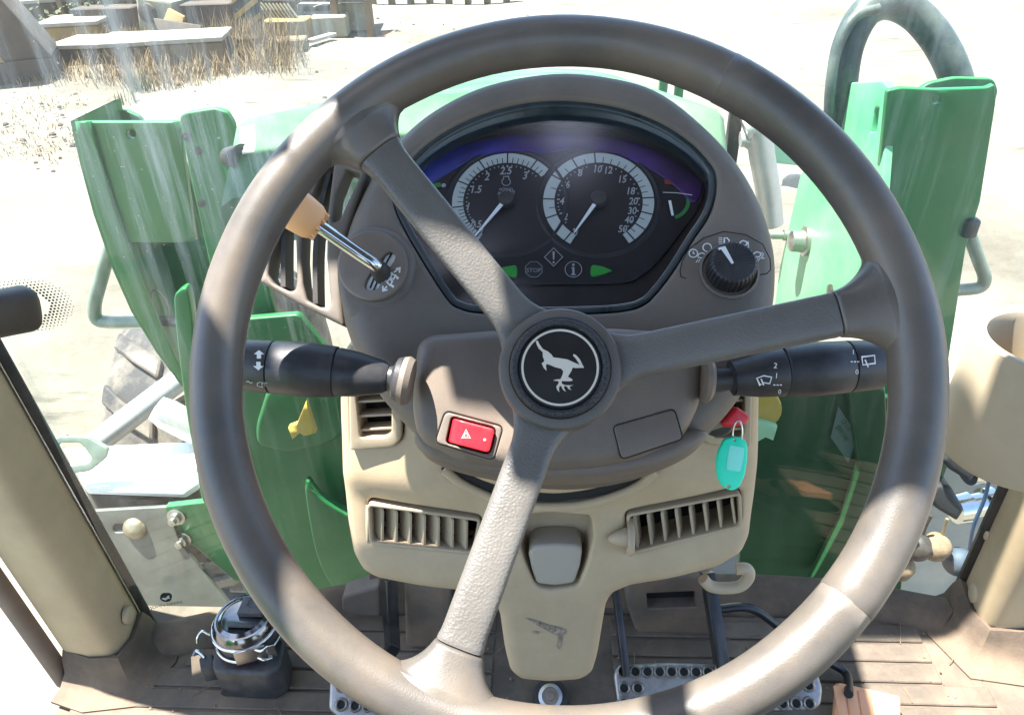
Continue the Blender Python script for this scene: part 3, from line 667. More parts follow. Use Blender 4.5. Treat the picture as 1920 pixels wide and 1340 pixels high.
deer = [(412,375),(435,372),(445,400),(480,450),(530,475),(565,505),(580,530),(640,538),(715,550),(780,580),(835,603),(795,540),(770,515),(775,497),(800,510),(835,550),(875,630),(800,632),(765,628),(755,660),(720,715),(760,738),(765,752),(740,758),(662,757),(662,782),(690,795),(740,798),(775,795),(742,806),(734,816),(752,842),(728,833),(708,806),(682,804),(686,830),(702,860),(674,840),(655,802),(642,806),(634,830),(640,863),(614,835),(611,805),(628,785),(633,758),(580,752),(600,742),(650,738),(672,690),(675,660),(655,638),(600,625),(555,605),(517,592),(511,612),(517,660),(488,630),(470,585),(489,575),(495,560),(480,520),(480,480),(440,445),(423,410)]
mk('deer_emblem', panel(MB(), plW, [(1050+(x-645)/5.1, 690+(y-634)/5.1) for x, y in deer], h=H_, depth=.0003, R=0, grid=0, step=.002, back=False), embl_m, emb, 0)

# ================================================================== INSTRUMENT BINNACLE
plB = Pl((0, .56, .79), (0, -.627, .779))
bino = [(1040,132),(1160,141),(1250,169),(1340,235),(1400,300),(1440,370),(1462,440),(1468,500),(1462,570),(1440,650),(1400,730),(1335,805),(1260,855),(1170,885),(1060,897),(950,886),(870,862),(800,825),(745,775),(700,725),(662,660),(640,610),(628,560),(628,480),(640,420),(662,365),(695,305),(740,250),(810,196),(910,153)]
bino = cr(bino, 5)
lens = [(1050,193),(1150,203),(1230,228),(1295,266),(1336,308),(1345,335),(1343,368),(1330,405),(1300,450),(1262,510),(1228,553),(1208,570),(1180,580),(1120,586),(1000,588),(900,585),(862,577),(838,560),(795,495),(757,430),(738,388),(735,355),(748,322),(800,270),(870,230),(960,202)]
lens = cr(lens, 5)
def inset(P, k):                                  # contour moved inwards by k pixels
    P = np.array(P); t = np.roll(P, -1, 0)-np.roll(P, 1, 0); t /= np.linalg.norm(t, axis=1)[:, None]
    q = np.stack([-t[:, 1], t[:, 0]], 1); s = 1 if area2(P) > 0 else -1
    return [tuple(p) for p in P+q*k*s]
bn = thing('instrument_binnacle', 'brown instrument binnacle with twin dials behind the steering wheel', 'dashboard', plB.w(0, 0, 0))
u0, v0 = plB.at(1040, 400)
def zbin(u, v):
    d = v-v0
    return .010*max(0, d/.13)**2 - .05*max(0, -d-.16)**1.2 - .22*max(0, abs(u-u0)-.12)**1.6
mb = panel(MB(), plB, bino, [lens], h=0, depth=.055, R=.022, Rh=.004, zf=zbin, grid=.007, step=.004)
# closed rear of the housing
mk('housing', mb, bin_m, bn, 50)
rear = np.array([plB.at(*p, -.03) for p in inset(bino, 30)]); cen = rear.mean(0)
mb = MB(); rr = []
for k, hh in ((1., -.03), (.98, -.06), (.9, -.10), (.7, -.135), (.3, -.15)):
    rr.append([plB.w(*(cen+(p-cen)*k), hh) for p in rear])
mb.loft(rr, True, False, True); mk('rear_shell', mb, bin_m, bn, 60)
mk('lens_surround', panel(MB(), plB, inset(lens, 1), [inset(lens, 15)], h=-.004, depth=.022, R=.001, Rh=.003, grid=0, step=.003, zf=lambda u, v: .010*max(0, (v-v0)/.13)**2), lensr_m, bn, 40)
cl = mk('dial_panel', panel(MB(), plB, inset(lens, 3), h=-.024, depth=.004, R=0, grid=0), facel_m, bn, 0)
maskc = [(780,345),(800,300),(860,262),(960,240),(1060,237),(1160,247),(1240,272),(1305,312),(1322,345),(1310,390),(1275,440),(1235,490),(1205,515),(1170,530),(1060,533),(940,533),(900,525),(870,500),(830,450),(795,400)]
mk('dial_mask', panel(MB(), plB, cr(maskc, 4), h=-.021, depth=.003, R=.0012, grid=0, step=.003), face_m, bn, 40)
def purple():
    m = MATS['painted_purple_reflection']; t = m.node_tree; b = t.nodes['Principled BSDF']; L = t.links.new
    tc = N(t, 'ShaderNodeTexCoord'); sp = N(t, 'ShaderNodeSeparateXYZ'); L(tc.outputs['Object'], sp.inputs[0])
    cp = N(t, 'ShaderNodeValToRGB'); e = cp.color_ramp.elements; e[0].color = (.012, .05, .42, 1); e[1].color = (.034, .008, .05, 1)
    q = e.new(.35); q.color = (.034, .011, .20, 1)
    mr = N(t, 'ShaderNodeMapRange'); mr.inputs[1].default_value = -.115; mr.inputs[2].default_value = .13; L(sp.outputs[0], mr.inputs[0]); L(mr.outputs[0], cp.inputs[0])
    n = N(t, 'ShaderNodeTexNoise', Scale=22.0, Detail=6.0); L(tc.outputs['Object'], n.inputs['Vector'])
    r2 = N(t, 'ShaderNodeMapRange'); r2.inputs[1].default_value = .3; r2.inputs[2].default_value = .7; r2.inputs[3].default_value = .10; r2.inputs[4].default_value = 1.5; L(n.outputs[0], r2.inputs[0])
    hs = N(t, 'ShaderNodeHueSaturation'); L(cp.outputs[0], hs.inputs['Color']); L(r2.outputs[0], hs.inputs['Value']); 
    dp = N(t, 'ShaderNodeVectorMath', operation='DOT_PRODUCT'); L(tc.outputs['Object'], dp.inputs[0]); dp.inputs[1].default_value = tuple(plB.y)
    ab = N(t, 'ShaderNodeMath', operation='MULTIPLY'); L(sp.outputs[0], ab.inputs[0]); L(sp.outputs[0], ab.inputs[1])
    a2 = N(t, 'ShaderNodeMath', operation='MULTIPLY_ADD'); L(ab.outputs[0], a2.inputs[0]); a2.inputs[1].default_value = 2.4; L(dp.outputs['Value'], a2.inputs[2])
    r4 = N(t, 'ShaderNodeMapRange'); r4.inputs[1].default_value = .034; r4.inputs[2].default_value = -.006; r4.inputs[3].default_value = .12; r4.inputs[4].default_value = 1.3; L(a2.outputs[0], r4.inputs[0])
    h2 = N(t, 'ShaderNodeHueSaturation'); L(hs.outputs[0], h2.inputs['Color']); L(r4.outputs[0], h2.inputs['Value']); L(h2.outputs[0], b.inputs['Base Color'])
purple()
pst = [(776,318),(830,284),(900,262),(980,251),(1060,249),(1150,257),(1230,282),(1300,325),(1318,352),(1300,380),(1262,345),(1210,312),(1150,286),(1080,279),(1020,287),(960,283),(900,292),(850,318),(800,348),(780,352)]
mk('reflection_strip', panel(MB(), plB, cr(pst, 4), h=-.0195, depth=.002, R=.0015, grid=.01, step=.004), purp_m, bn, 60)  # lens reflection painted as a purple blue gradient strip
HF = -.0208
def arcband(mb, c, r0, r1, a0, a1, h, n=60):
    vs = [plB.w(c[0]+r*cos(radians(a0+(a1-a0)*k/n)), c[1]+r*sin(radians(a0+(a1-a0)*k/n)), h) for r in (r0, r1) for k in range(n+1)]
    return mb.add(vs, [(k, k+1, n+2+k, n+1+k) for k in range(n)])
def ticks(mb, c, r0, r1, angs, wd, h):
    for a in angs:
        d = Vector((cos(radians(a)), sin(radians(a)))); q = Vector((-d.y, d.x))*wd/2; c_ = Vector(c)
        mb.add([plB.w(*p, h) for p in (c_+d*r0-q, c_+d*r1-q, c_+d*r1+q, c_+d*r0+q)], [(0, 1, 2, 3)])
    return mb
K = abs(plB.at(1051, 377, HF)[0]-plB.at(950, 377, HF)[0])/101.   # metres per pixel across the dials
def gauge(name, px, py, a0, a1, majors, minors, dots, nums, needle, label):
    c = plB.at(px, py, HF); g = bn
    rimg = MB().lathe(plB.w(*c, HF), plB.n, [(108*K, -.0004), (112*K, .0012), (114*K, .0012), (118*K, -.0004)], 72, caps=False)
    dl = mk(name, rimg, face_m, bn, 60)
    mb = arcband(MB(), c, 82*K, 103*K, a0, a1, HF+.0004, 90); mk('dial_band', mb, prn_m, dl, 0)
    mb = ticks(MB(), c, 81*K, 104*K, majors, 2.6*K, HF+.0007); ticks(mb, c, 81*K, 93*K, minors, 1.5*K, HF+.0007); mk('dial_ticks', mb, face_m, dl, 0)
    mb = ticks(MB(), c, 74*K, 77*K, dots, 2*K, HF+.0004); ticks(mb, c, 72*K, 77*K, majors, 3*K, HF+.0004); mk('dial_dots', mb, prl_m, dl, 0)
    mb = MB()
    for s, x, y, hp in nums: text(mb, plB, s, x, y, hp*.92, HF+.0005, slant=.17, bold=.02, sx=.80)
    mk('dial_numbers', mb, prl_m, dl, 0)
    t = Vector(plB.at(*needle, HF)); cc = Vector(c); d = (t-cc).normalized(); q = Vector((-d.y, d.x))
    pts = [cc+d*14*K-q*3.6*K, cc+d*14*K+q*3.6*K, t+q*1.0*K, t-q*1.0*K]
    mk('needle', MB().prism([plB.w(p.x, p.y, HF+.0036) for p in pts], plB.n*.0012), ndl_m, dl, 0)
    mk('needle_cap', MB().lathe(plB.w(*c, HF), plB.n, [(15*K, 0), (15*K, .0052), (13.5*K, .0062), (0, .0064)], 32, caps=False), black_m, dl, 40)
lm = [234, 212, 187.5, 155, 122, 90, 57]
lmin = [lm[i]+(lm[i+1]-lm[i])*k/5 for i in range(6) for k in range(1, 5)]+[50.4, 43.8]
gauge('rev_counter', 950, 377, 238, 38, lm, lmin, lmin, [('0', 900, 437, 14), ('0.5', 893, 420, 14), ('1', 878, 387, 15), ('1.5', 894, 355, 15), ('2', 914, 331, 15), ('2.5', 949, 320, 15), ('3', 985, 329, 15)], (890, 449), '')
rmaj = [232, 200, 177, 147, 118, 93, 45, 3, -17, -36, -52]
rmin = [216, 189, 162, 132, 106, 83, 73, 63, 54, 36, 27, 19, 11, -7, -26, -45]
gauge('speedometer', 1122, 377, 239, -58.5, rmaj, rmin, rmin+[208, 194, 183, 170, 154, 140, 125, 112], [('0', 1079, 436, 14), ('2', 1061, 406, 14), ('4', 1054, 377, 14), ('6', 1065, 346, 14), ('8', 1088, 324, 14), ('10', 1122, 317, 14), ('12', 1142, 319, 14), ('15', 1168, 336, 14), ('18', 1184, 358, 14), ('20', 1188, 377, 14), ('30', 1186, 395, 14), ('40', 1180, 412, 14), ('50', 1168, 429, 14)], (1077, 440), '')
mb = MB(); text(mb, plB, 'n/min', 949, 354, 7, HF+.0005, slant=.17); text(mb, plB, 'x1000', 949, 361, 8, HF+.0005, slant=.17)
def L_(pl, pts, h): return [pl.at(*p, h) for p in pts]
mb.ribbon(plB, L_(plB, [(944,331),(944,336)]+circ(949, 341, 8, 7, 20, 2.1)[:16]+[(954,336),(954,331)], HF+.0005), 1.4*K, HF+.0005, True)
mk('engine_symbol', mb, prl_m, bn, 0)
# small gauges
c2 = plB.at(1252, 376, HF)
mb = arcband(MB(), c2, 34*K, 41*K, 62, -72, HF+.0004, 40); mk('temperature_band', mb, grd_m, bn, 0)
mb = arcband(MB(), c2, 34*K, 43*K, 96, 66, HF+.0005, 12); mk('red_zone', mb, redd_m, bn, 0)
mk('small_needle', MB().prism([plB.pw(*p, HF+.002) for p in ((1253,377),(1258,377),(1263,404),(1259,405))], plB.n*.001), ndl_m, bn, 0)
mk('scratch_line', MB().ribbon(plB, L_(plB, [(1243,361),(1270,362),(1298,366)], -.006), 1.6*K, -.0058), prl_m, bn, 0)
mk('fuel_band', MB().poly(plB, L_(plB, [(806,345),(826,342),(827,350),(806,354)], HF+.001), HF+.001), grd_m, bn, 0)
mk('fuel_symbol', MB().lathe(plB.pw(832, 348, HF), plB.n, [(4.4*K, .0004), (0, .0005)], 16, caps=False), prl_m, bn, 0)
# warning lamps
def octa(cx, cy, r): return [(cx+r*cos(radians(22.5+45*k)), cy+r*.93*sin(radians(22.5+45*k))) for k in range(8)]
lampbase = lambda pts, nm, m_: mk(nm, panel(MB(), plB, pts, h=HF+.0008, depth=.0012, R=.0006, grid=0, step=.002), m_, bn, 30)
s_ = lampbase(octa(1001, 506, 19), 'stop_lamp', face_m)
mb = MB().ribbon(plB, L_(plB, octa(1001, 506, 16.5), HF), 1.2*K, HF+.0011, True); text(mb, plB, 'STOP', 1001, 506.5, 7.5, HF+.0011, bold=.012); mk('lamp_symbol', mb, prd_m, s_, 0)
s_ = lampbase([(1038,463),(1058,483),(1038,503),(1018,483)], 'warning_lamp', face_m)
mb = MB().ribbon(plB, L_(plB, [(1038,466),(1055,483),(1038,500),(1021,483)], HF), 1.2*K, HF+.0011, True)
mb.poly(plB, L_(plB, [(1036,472.5),(1040,472.5),(1039.2,488),(1036.8,488)], HF), HF+.0011); mb.poly(plB, L_(plB, circ(1038, 493, 2, n=10), HF), HF+.0011); mk('lamp_symbol', mb, prl_m, s_, 0)
s_ = lampbase(circ(1075, 506, 18, 17), 'information_lamp', face_m)
mb = MB().ribbon(plB, L_(plB, circ(1075, 506, 15.5, 14.5), HF), 1.2*K, HF+.0011, True); mb.poly(plB, L_(plB, circ(1075, 497.5, 2.6, n=12), HF), HF+.0011)
mb.poly(plB, L_(plB, [(1071.5,502),(1077,502),(1077,514.5),(1079,514.5),(1079,517),(1071,517),(1071,514.5),(1073,514.5),(1073,504.5),(1071.5,504.5)], HF), HF+.0011); mk('lamp_symbol', mb, prl_m, s_, 0)
for pts in ([(927,508),(945,500),(965,496.5),(969,499),(970,508),(969,517),(965,520),(945,515)], [(1149,507),(1130,499),(1112,496),(1108,499),(1107,508),(1108,516),(1112,518.5),(1130,514)]):
    mk('turn_arrow', panel(MB(), plB, rc(pts, 3), h=HF+.0012, depth=.002, R=.0007, grid=0, step=.002), grn_m, bn, 40)
mk('lens_pane', panel(MB(), plB, inset(lens, 12), h=-.009, depth=0, R=0, grid=0, wall=False), lens_m, bn, 0)

# headlamp rotary switch
rs = mk('rotary_switch', MB().lathe(plB.pw(1367, 509, 0), plB.n, [(52*K, -.004), (51*K, .0012), (47*K, .0022), (45*K, .0006), (44*K, -.002)], 48, caps=False), bin_m, bn, 40)
prof = [(40, 0), (41, .003), (40.5, .013), (38, .0165), (34, .0175), (0, .0178)]; kc = plB.at(1367, 509, 0)
rings = [[plB.w(kc[0]+r*K*(1-(.045 if (j % 4) < 2 and r > 37.9 else 0))*cos(2*pi*j/128), kc[1]+r*K*(1-(.045 if (j % 4) < 2 and r > 37.9 else 0))*sin(2*pi*j/128), h) for j in range(128)] for r, h in prof]
mk('knob', MB().loft(rings, True, False, False), black_m, rs, 30)
mb = MB().ribbon(plB, L_(plB, [(1347,467),(1356,464.5),(1374,494)], .018), 4.6*K, .0181); mk('pointer', mb, prw_m, rs, 0)
ho = [(1287,522),(1277,519),(1275,508),(1279,490),(1292,466),(1320,446),(1357,434),(1398,440),(1430,458),(1444,486),(1445,505),(1438,513),(1412,517)]
mk('label_outline', MB().ribbon(plB, L_(plB, [tuple(p) for p in cro([(x, y) for x, y in ho], 4)], .0005) if False else L_(plB, ho, .0006), 1.8*K, .0006), dark_m, bn, 0)
mb = MB(); r_ = lambda pts, cl=False, wd=2.1: mb.ribbon(plB, L_(plB, pts, .0008), wd*K, .0008, cl)
r_(circ(1300, 475, 8, 7.5, 18), True); r_([(1300,471),(1300,475.5),(1303,475.5)])
def lamp(x, y, s=1):
    r_([(x+7*s, y-4), (x+9*s, y), (x+5*s, y+4), (x-4*s, y+3), (x-6*s, y), (x-3*s, y-4), (x+2*s, y-6)], True)
    for k in range(4): r_([(x-5+k*4, y+6), (x-9+k*4, y+12)], wd=1.3)
lamp(1314, 480); r_(circ(1326, 464, 8, 7.5, 18), True)
r_([(1358,446),(1363,446),(1367,450),(1367,456),(1363,460),(1358,460)], True)
for k in range(5): r_([(1347.5,446+k*3.5),(1354.5,446+k*3.5)], wd=1.4)
lamp(1392, 457); lamp(1418, 478)
text(mb, plB, '1', 1403, 458, 12, .0008); text(mb, plB, '2', 1429, 479, 12, .0008); mk('switch_symbols', mb, prw_m, bn, 0)

# shuttle lever: disc with X slot on the binnacle's left cheek
zz = lambda L: [(480+x/3.94, 280+y/3.94) for x, y in L]
hole = zz([(800,1005),(815,960),(870,875),(868,825),(905,830),(955,770),(995,752),(1030,782),(1022,820),(975,885),(932,965),(895,1030),(850,1042),(812,1036)])
plG = Pl(plB.pw(697, 497, .002), (-.10, -.70, .70))
bss = [(697,420),(740,432),(768,465),(776,500),(764,545),(735,575),(705,592),(670,598),(648,588),(634,560),(628,510),(634,465),(660,430)]
ld = mk('lever_boss', panel(MB(), plG, cr(bss, 4), h=.001, depth=.03, R=.007, grid=.008, step=.004), bin_m, bn, 50)
gd = mk('lever_plate', panel(MB(), plG, circ(697, 497, 66, 66, 48), [rc(hole, 3, 3)], h=.006, depth=.006, R=.0022, Rh=.0006, grid=.01, step=.003), shr_m, bn, 40)
mk('slot_brush', panel(MB(), plG, inset(hole, -6), h=.0018, depth=.001, R=0, grid=0), whit_m, gd, 0)
mb = MB()
for a, b in (((735,474),(714,512)), ((728,470),(707,506)), ((694,540),(702,520)), ((700,545),(709,524))): mb.ribbon(plG, L_(plG, [a, b], .0024), 3.2*K, .0024)
mk('brush_strip', mb, dark_m, gd, 0)
mb = MB(); r2 = lambda pts, cl=False, wd=2.6: mb.ribbon(plG, L_(plG, zz(pts), .0064), wd*K, .0064, cl)
r2([(1020,908),(1060,877)]); r2([(1032,882),(1062,875),(1060,912)]); r2([(968,1010),(940,1043)]); r2([(937,1008),(938,1046),(972,1036)])
for a, b in (((985,910),(1010,918)), ((940,958),(962,972)), ((1036,940),(1052,956)), ((996,1000),(1018,1018))): r2([a, b], wd=4)
r2([(1005,922),(1032,930),(1015,960),(992,950)], True); r2([(985,955),(1008,975),(990,1004),(968,982)], True)
mk('direction_symbol', mb, prw_m, gd, 0)
lv = thing('shuttle_lever', 'bent steel lever with an orange knob in the round plate left of the dials', 'lever', plG.pw(720, 516, 0))
p0, p1, p2 = plG.pw(724, 522, -.01), plG.pw(703, 497, .018), at_depth(588, 417, .535)
pth = cro([p0, plG.pw(716, 512, .006), p1, p1.lerp(p2, .3), p1.lerp(p2, .65), p2], 6)
mk('rod', MB().tube(pth, .0050, 16), chr_m, lv, 60)
mk('rubber_sleeve', MB().tube(pth[:12], [.0078]*6+[.0072]*4+[.0066, .006], 16), rub_m, lv, 60)
ax = (p2-p1).normalized()
kn = mk('knob', MB().lathe(p2, ax, [(.0052, -.0035), (.0072, -.0050), (.0108, -.0042), (.0122, -.0022), (.0138, .001), (.0150, .012), (.0156, .024), (.0150, .034), (.0120, .041), (.006, .044), (0, .0445)], 40, caps=False), orange_m, lv, 60)
mb = MB()
for k in range(10):
    a = 2*pi*k/10; x = ax.orthogonal().normalized(); y = ax.cross(x); d = x*cos(a)+y*sin(a)
    mb.box(p2+d*.0088-ax*.0052, .0052, .0014, .003, d, d.cross(ax), ax)
mk('knob_rib', mb, orange_m, kn, 0)

# side louvre on the left of the binnacle
plL = elev(570, 440, .605, 38)
lo = thing('side_louvre', 'brown slotted side louvre joined to the left of the instrument binnacle', 'louvre', plL.w(0, 0, 0))
fr = rc([(628,288),(688,318),(672,372),(650,440),(640,500),(640,560),(644,612),(560,571),(486,528),(497,485),(535,400),(585,318)], 7)
sl1 = rc([(553,420),(556,525),(553,543),(543,546),(512,531),(503,515),(508,478),(532,420)], 5)
sl2 = rc([(626,303),(613,405),(612,483),(620,567),(614,578),(599,575),(576,563),(569,534),(565,483),(567,432),(580,376),(604,318)], 4)
sl3 = rc([(649,316),(676,326),(636,412),(624,416),(630,364)], 4)
mk('frame', panel(MB(), plL, fr, [sl1, sl2, sl3], h=0, depth=.022, R=.004, Rh=.0025, grid=.012, step=.004), bin_m, lo, 45)
for x0, ys in ((537, (425, 541)), (596, (330, 572))):
    pts = []
    for k in range(9):
        y = ys[0]+(ys[1]-ys[0])*k/8; q = (y-500)/200.; pts.append((x0+ (28*q*q if y < 500 and x0 > 560 else 0) + (8*q*q), y))
    loc = [plL.at(*p, -.012) for p in pts]
    mb = MB(); rings = [[plL.w(u+s*.0020, v, h_) for s, h_ in ((-1, -.004), (1, -.004), (1, -.024), (-1, -.024))] for u, v in loc]
    mb.loft(rings); mk('louvre_vane', mb, rub_m, lo, 30)

# ================================================================== STEERING COLUMN SHROUD
shc = [(799,622),(937,613),(1155,610),(1316,620),(1324,640),(1326,700),(1318,757),(1290,815),(1200,864),(1120,880),(1050,886),(975,884),(865,870),(790,834),(774,808),(766,760),(769,690),(777,640)]
sh = thing('column_shroud', 'brown steering column shroud behind the wheel hub with a red hazard switch', 'column shroud', plB.pw(1050, 760, .02))
HS = .024
plS = Pl(plB.pw(1050, 760, HS), (0, -cos(radians(41)), sin(radians(41))))
sw_f = rc([(834,769),(945,799),(926,864),(814,830)], 13); rk = rc([(848,783),(928,804),(917,849),(838,828)], [5, 8, 8, 5])
us, vs_ = plS.at(1050, 760)
zsh = lambda u, v: -.35*max(0, abs(u-us)-.05)**1.7 - .25*max(0, -(v-vs_)-.018)**1.4
mk('shroud_body', panel(MB(), plS, rc(shc, 18), [inset(sw_f, 0)], h=0, depth=.045, R=.013, Rh=.0012, zf=zsh, grid=.006, step=.0035), shr_m, sh, 60)
zz0 = zsh(*plS.at(880, 817))
hz = mk('hazard_switch', panel(MB(), plS, inset(sw_f, 1.5), [inset(rk, -3)], h=zz0+.0002, depth=.014, R=.0012, Rh=.0008, grid=0, step=.003), bin_m, sh, 40)
mk('switch_well', panel(MB(), plS, inset(sw_f, 3), h=zz0-.008, depth=.001, R=0, grid=0), dark_m, hz, 0)
ua, ub = plS.at(848, 800)[0], plS.at(925, 825)[0]
def zrk(u, v): s = (u-ua)/(ub-ua); return -.0035*max(0, (.24-s)/.24)**1.2 + .0015*max(0, s-.24)
mk('rocker', panel(MB(), plS, rk, h=zz0+.0035, depth=.010, R=.0012, zf=zrk, grid=.004, step=.002), red_m, hz, 25)
mb = MB(); tri = [(874,805),(882,821),(866,821)]; hh = zz0+.0037
for k, P in ((1, tri), (.5, tri)):
    c_ = np.mean(tri, 0); mb.ribbon(plS, L_(plS, [tuple(c_+(np.array(p)-c_)*k) for p in P], hh), 1.2*K, hh+.0004, True)
mb.poly(plS, L_(plS, circ(909, 824, 2.8, n=12), hh), hh+.0012); mk('hazard_symbol', mb, mat('symbol_pink', (.75, .28, .25), .6), hz, 0)
bl = rc([(1150,799),(1264,767),(1280,822),(1166,860)], 9); zb = zsh(*plS.at(1215, 812))
mk('blank_plate', panel(MB(), plS, bl, h=zb+.0012, depth=.004, R=.0012, grid=0, step=.003), shr_m, sh, 40)
mk('blank_gap', panel(MB(), plS, inset(bl, -2.2), h=zb+.0003, depth=.003, R=0, grid=0), dark_m, sh, 0)
mk('lip', panel(MB(), plB, cr([(790,846),(900,884),(1060,897),(1210,880),(1310,836),(1310,800),(1060,830),(800,800)], 5), h=.008, depth=.03, R=.008, grid=.01), shr_m, sh, 50)

# ================================================================== STALKS
def stalk(name, label, pts, rs_, mats, names, parent_cat='stalk'):
    t = thing(name, label, 'stalk', pts[0])
    for (a, b), prof, m_, nm in zip(zip(pts[:-1], pts[1:]), rs_, mats, names):
        L0 = (b-a).length; mk(nm, MB().lathe(a, b-a, [(r*KS, s*L0) for s, r in prof], 40), m_, t, 40)
    return t
DS = .500; KS = DS/1380.
P = lambda x, y, d=DS: at_depth(x, y, d)
ls = stalk('indicator_stalk', 'black stalk left of the steering column with two white arrows on its end', [P(772,716), P(752,712), P(728,708), P(632,697), P(512,688), P(440,682)],
    [[(0, 42), (.5, 47), (1, 44)], [(0, 44), (.4, 40), (.7, 24), (1, 23)], [(0, 25), (.1, 31), (.6, 42), (.96, 46), (1, 45)], [(0, 44), (.01, 47.5), (.4, 51.5), (.98, 50), (1, 48)], [(0, 47), (.02, 50), (.8, 47), (.95, 42), (1, 30)]],
    [bin_m, black_m, black_m, black_m, black_m], ['boot', 'boot', 'neck', 'grip', 'end_knob'])
plK = Pl(P(485, 685, DS-.0200), (0, -cos(radians(33)), sin(radians(33))))
mb = MB()
for y0, s in ((664, -1), (686, 1)):
    mb.poly(plK, L_(plK, [(485,y0+s*-8 if s < 0 else y0+8),(495,y0),(489,y0),(489,y0-s*8),(481,y0-s*8),(481,y0),(475,y0)] if s > 0 else [(486,y0-8),(496,y0),(490,y0),(490,y0+8),(482,y0+8),(482,y0),(476,y0)], 0), .0004)
mk('arrow_symbol', mb, prw_m, ls, 0)
plK2 = Pl(P(488, 719, DS-.0135), (0, -.55, -.1))
mb = MB(); mb.ribbon(plK2, L_(plK2, [(483,717),(483,722),(488,724),(492,724),(492,715),(488,715)], 0), 1.6*KS, .0006, True)
for k in range(3): mb.ribbon(plK2, L_(plK2, [(494,716+3*k),(502,716+3*k)], 0), 1.5*KS, .0006)
mb.ribbon(plK2, L_(plK2, [(462,715),(466,713),(470,717),(474,715)], 0), 2*KS, .0006); mk('lamp_symbol', mb, prn_m, ls, 0)
rs2 = stalk('wiper_stalk', 'black stalk right of the steering column with white wiper symbols and numbers', [P(1318,712), P(1334,713), P(1372,709), P(1466,696), P(1588,687), P(1650,683), P(1666,682)],
    [[(0, 42), (.5, 44), (1, 36)], [(0, 24), (.9, 22), (1, 30)], [(0, 33), (.5, 42), (.97, 47), (1, 46)], [(0, 45), (.02, 48), (.5, 51), (.98, 49), (1, 47)], [(0, 46), (.03, 49), (.92, 46), (1, 42)], [(0, 30), (.8, 30), (1, 25)]],
    [shr_m, black_m, black_m, black_m, black_m, black_m], ['boot', 'neck', 'collar', 'grip', 'end_ring', 'push_button'])
plK = Pl(P(1450, 700, DS-.0172), (0, -cos(radians(20)), sin(radians(20))))
mb = MB(); R_ = lambda pts, cl=False, wd=2.0, h=.001: mb.ribbon(plK, L_(plK, pts, h), wd*KS, h, cl)
text(mb, plK, '2', 1454, 685, 10, .001); text(mb, plK, '1', 1456, 704, 10, .001); text(mb, plK, '0', 1462, 734, 8, .001)
R_([(1419,709),(1432,704),(1447,707),(1443,719),(1432,717),(1425,722)], True); R_([(1427,710),(1432,722)], wd=2.4)
for k in range(3): R_([(1450+6*k, 721.5), (1454+6*k, 721.5)])
mk('wiper_symbol', mb, prw_m, rs2, 0)
plK = Pl(P(1618, 685, DS-.0175), (0, -cos(radians(30)), sin(radians(30))))
mb = MB(); text(mb, plK, '1', 1600, 660, 9, .0006); text(mb, plK, '0', 1607, 697, 9, .0006)
R_([(1616,669),(1640,666),(1641,681),(1618,684)], True); R_([(1622,674),(1628,688)], wd=2.4)
for k in range(3): R_([(1595+6*k, 678), (1599+6*k, 678)])
mk('rear_wiper_symbol', mb, prw_m, rs2, 0)

# ================================================================== LOWER DASH
plD = elev(1030, 950, .66, 12)
ld_ = thing('lower_dash', 'beige lower dash tower with four air vents and a recessed flap', 'dashboard', plD.w(0, 0, 0))
dc = [(640,660),(1425,660),(1436,740),(1434,850),(1427,940),(1415,1020),(1398,1052),(1350,1076),(1260,1095),(1185,1107),(1150,1122),(1138,1142),(1132,1180),(1122,1240),(1112,1272),(1090,1284),(1030,1288),(975,1283),(955,1268),(945,1230),(935,1160),(925,1137),(905,1125),(860,1117),(780,1108),(700,1097),(672,1083),(655,1055),(642,1000),(632,900),(627,800),(625,740)]
dc = rc(dc, 10)
vl = rc([(686,942),(904,972),(890,1042),(690,1022)], 14); vr = rc([(1172,964),(1392,922),(1394,990),(1182,1042)], 14)
sv = rc([(652,732),(756,732),(754,824),(738,840),(654,847)], 9); svr = rc([(1310,732),(1412,732),(1410,840),(1330,835),(1312,824)], 9)
rec = rc([(980,968),(1030,961),(1108,969),(1113,1010),(1100,1060),(1084,1100),(1034,1107),(1004,1101),(985,1060),(970,1016)], 10)
ud, vd = plD.at(1030, 950)
def zd(u, v):
    z = -.9*max(0, abs(u-ud)-.10)**2.0
    for cx, cy, sx, sy in ((790,992,.075,.032),(1285,982,.075,.032)):
        a, b = plD.at(cx, cy); q = (abs((u-a)/sx))**4+(abs((v-b-(u-a)*(-.14 if cx < 1000 else .19))/sy))**4
        z += -.006*math.exp(-q*.9)
    for cx in (700, 1370):
        a, b = plD.at(cx, 790); q = (abs((u-a)/.040))**4+(abs((v-b)/.046))**4; z += -.005*math.exp(-q*.9)
    return z
mk('dash_panel', panel(MB(), plD, dc, [vl, vr, sv, svr, rec], h=0, depth=.17, R=.014, Rh=.004, zf=zd, grid=.006, step=.004), bei_m, ld_, 55)
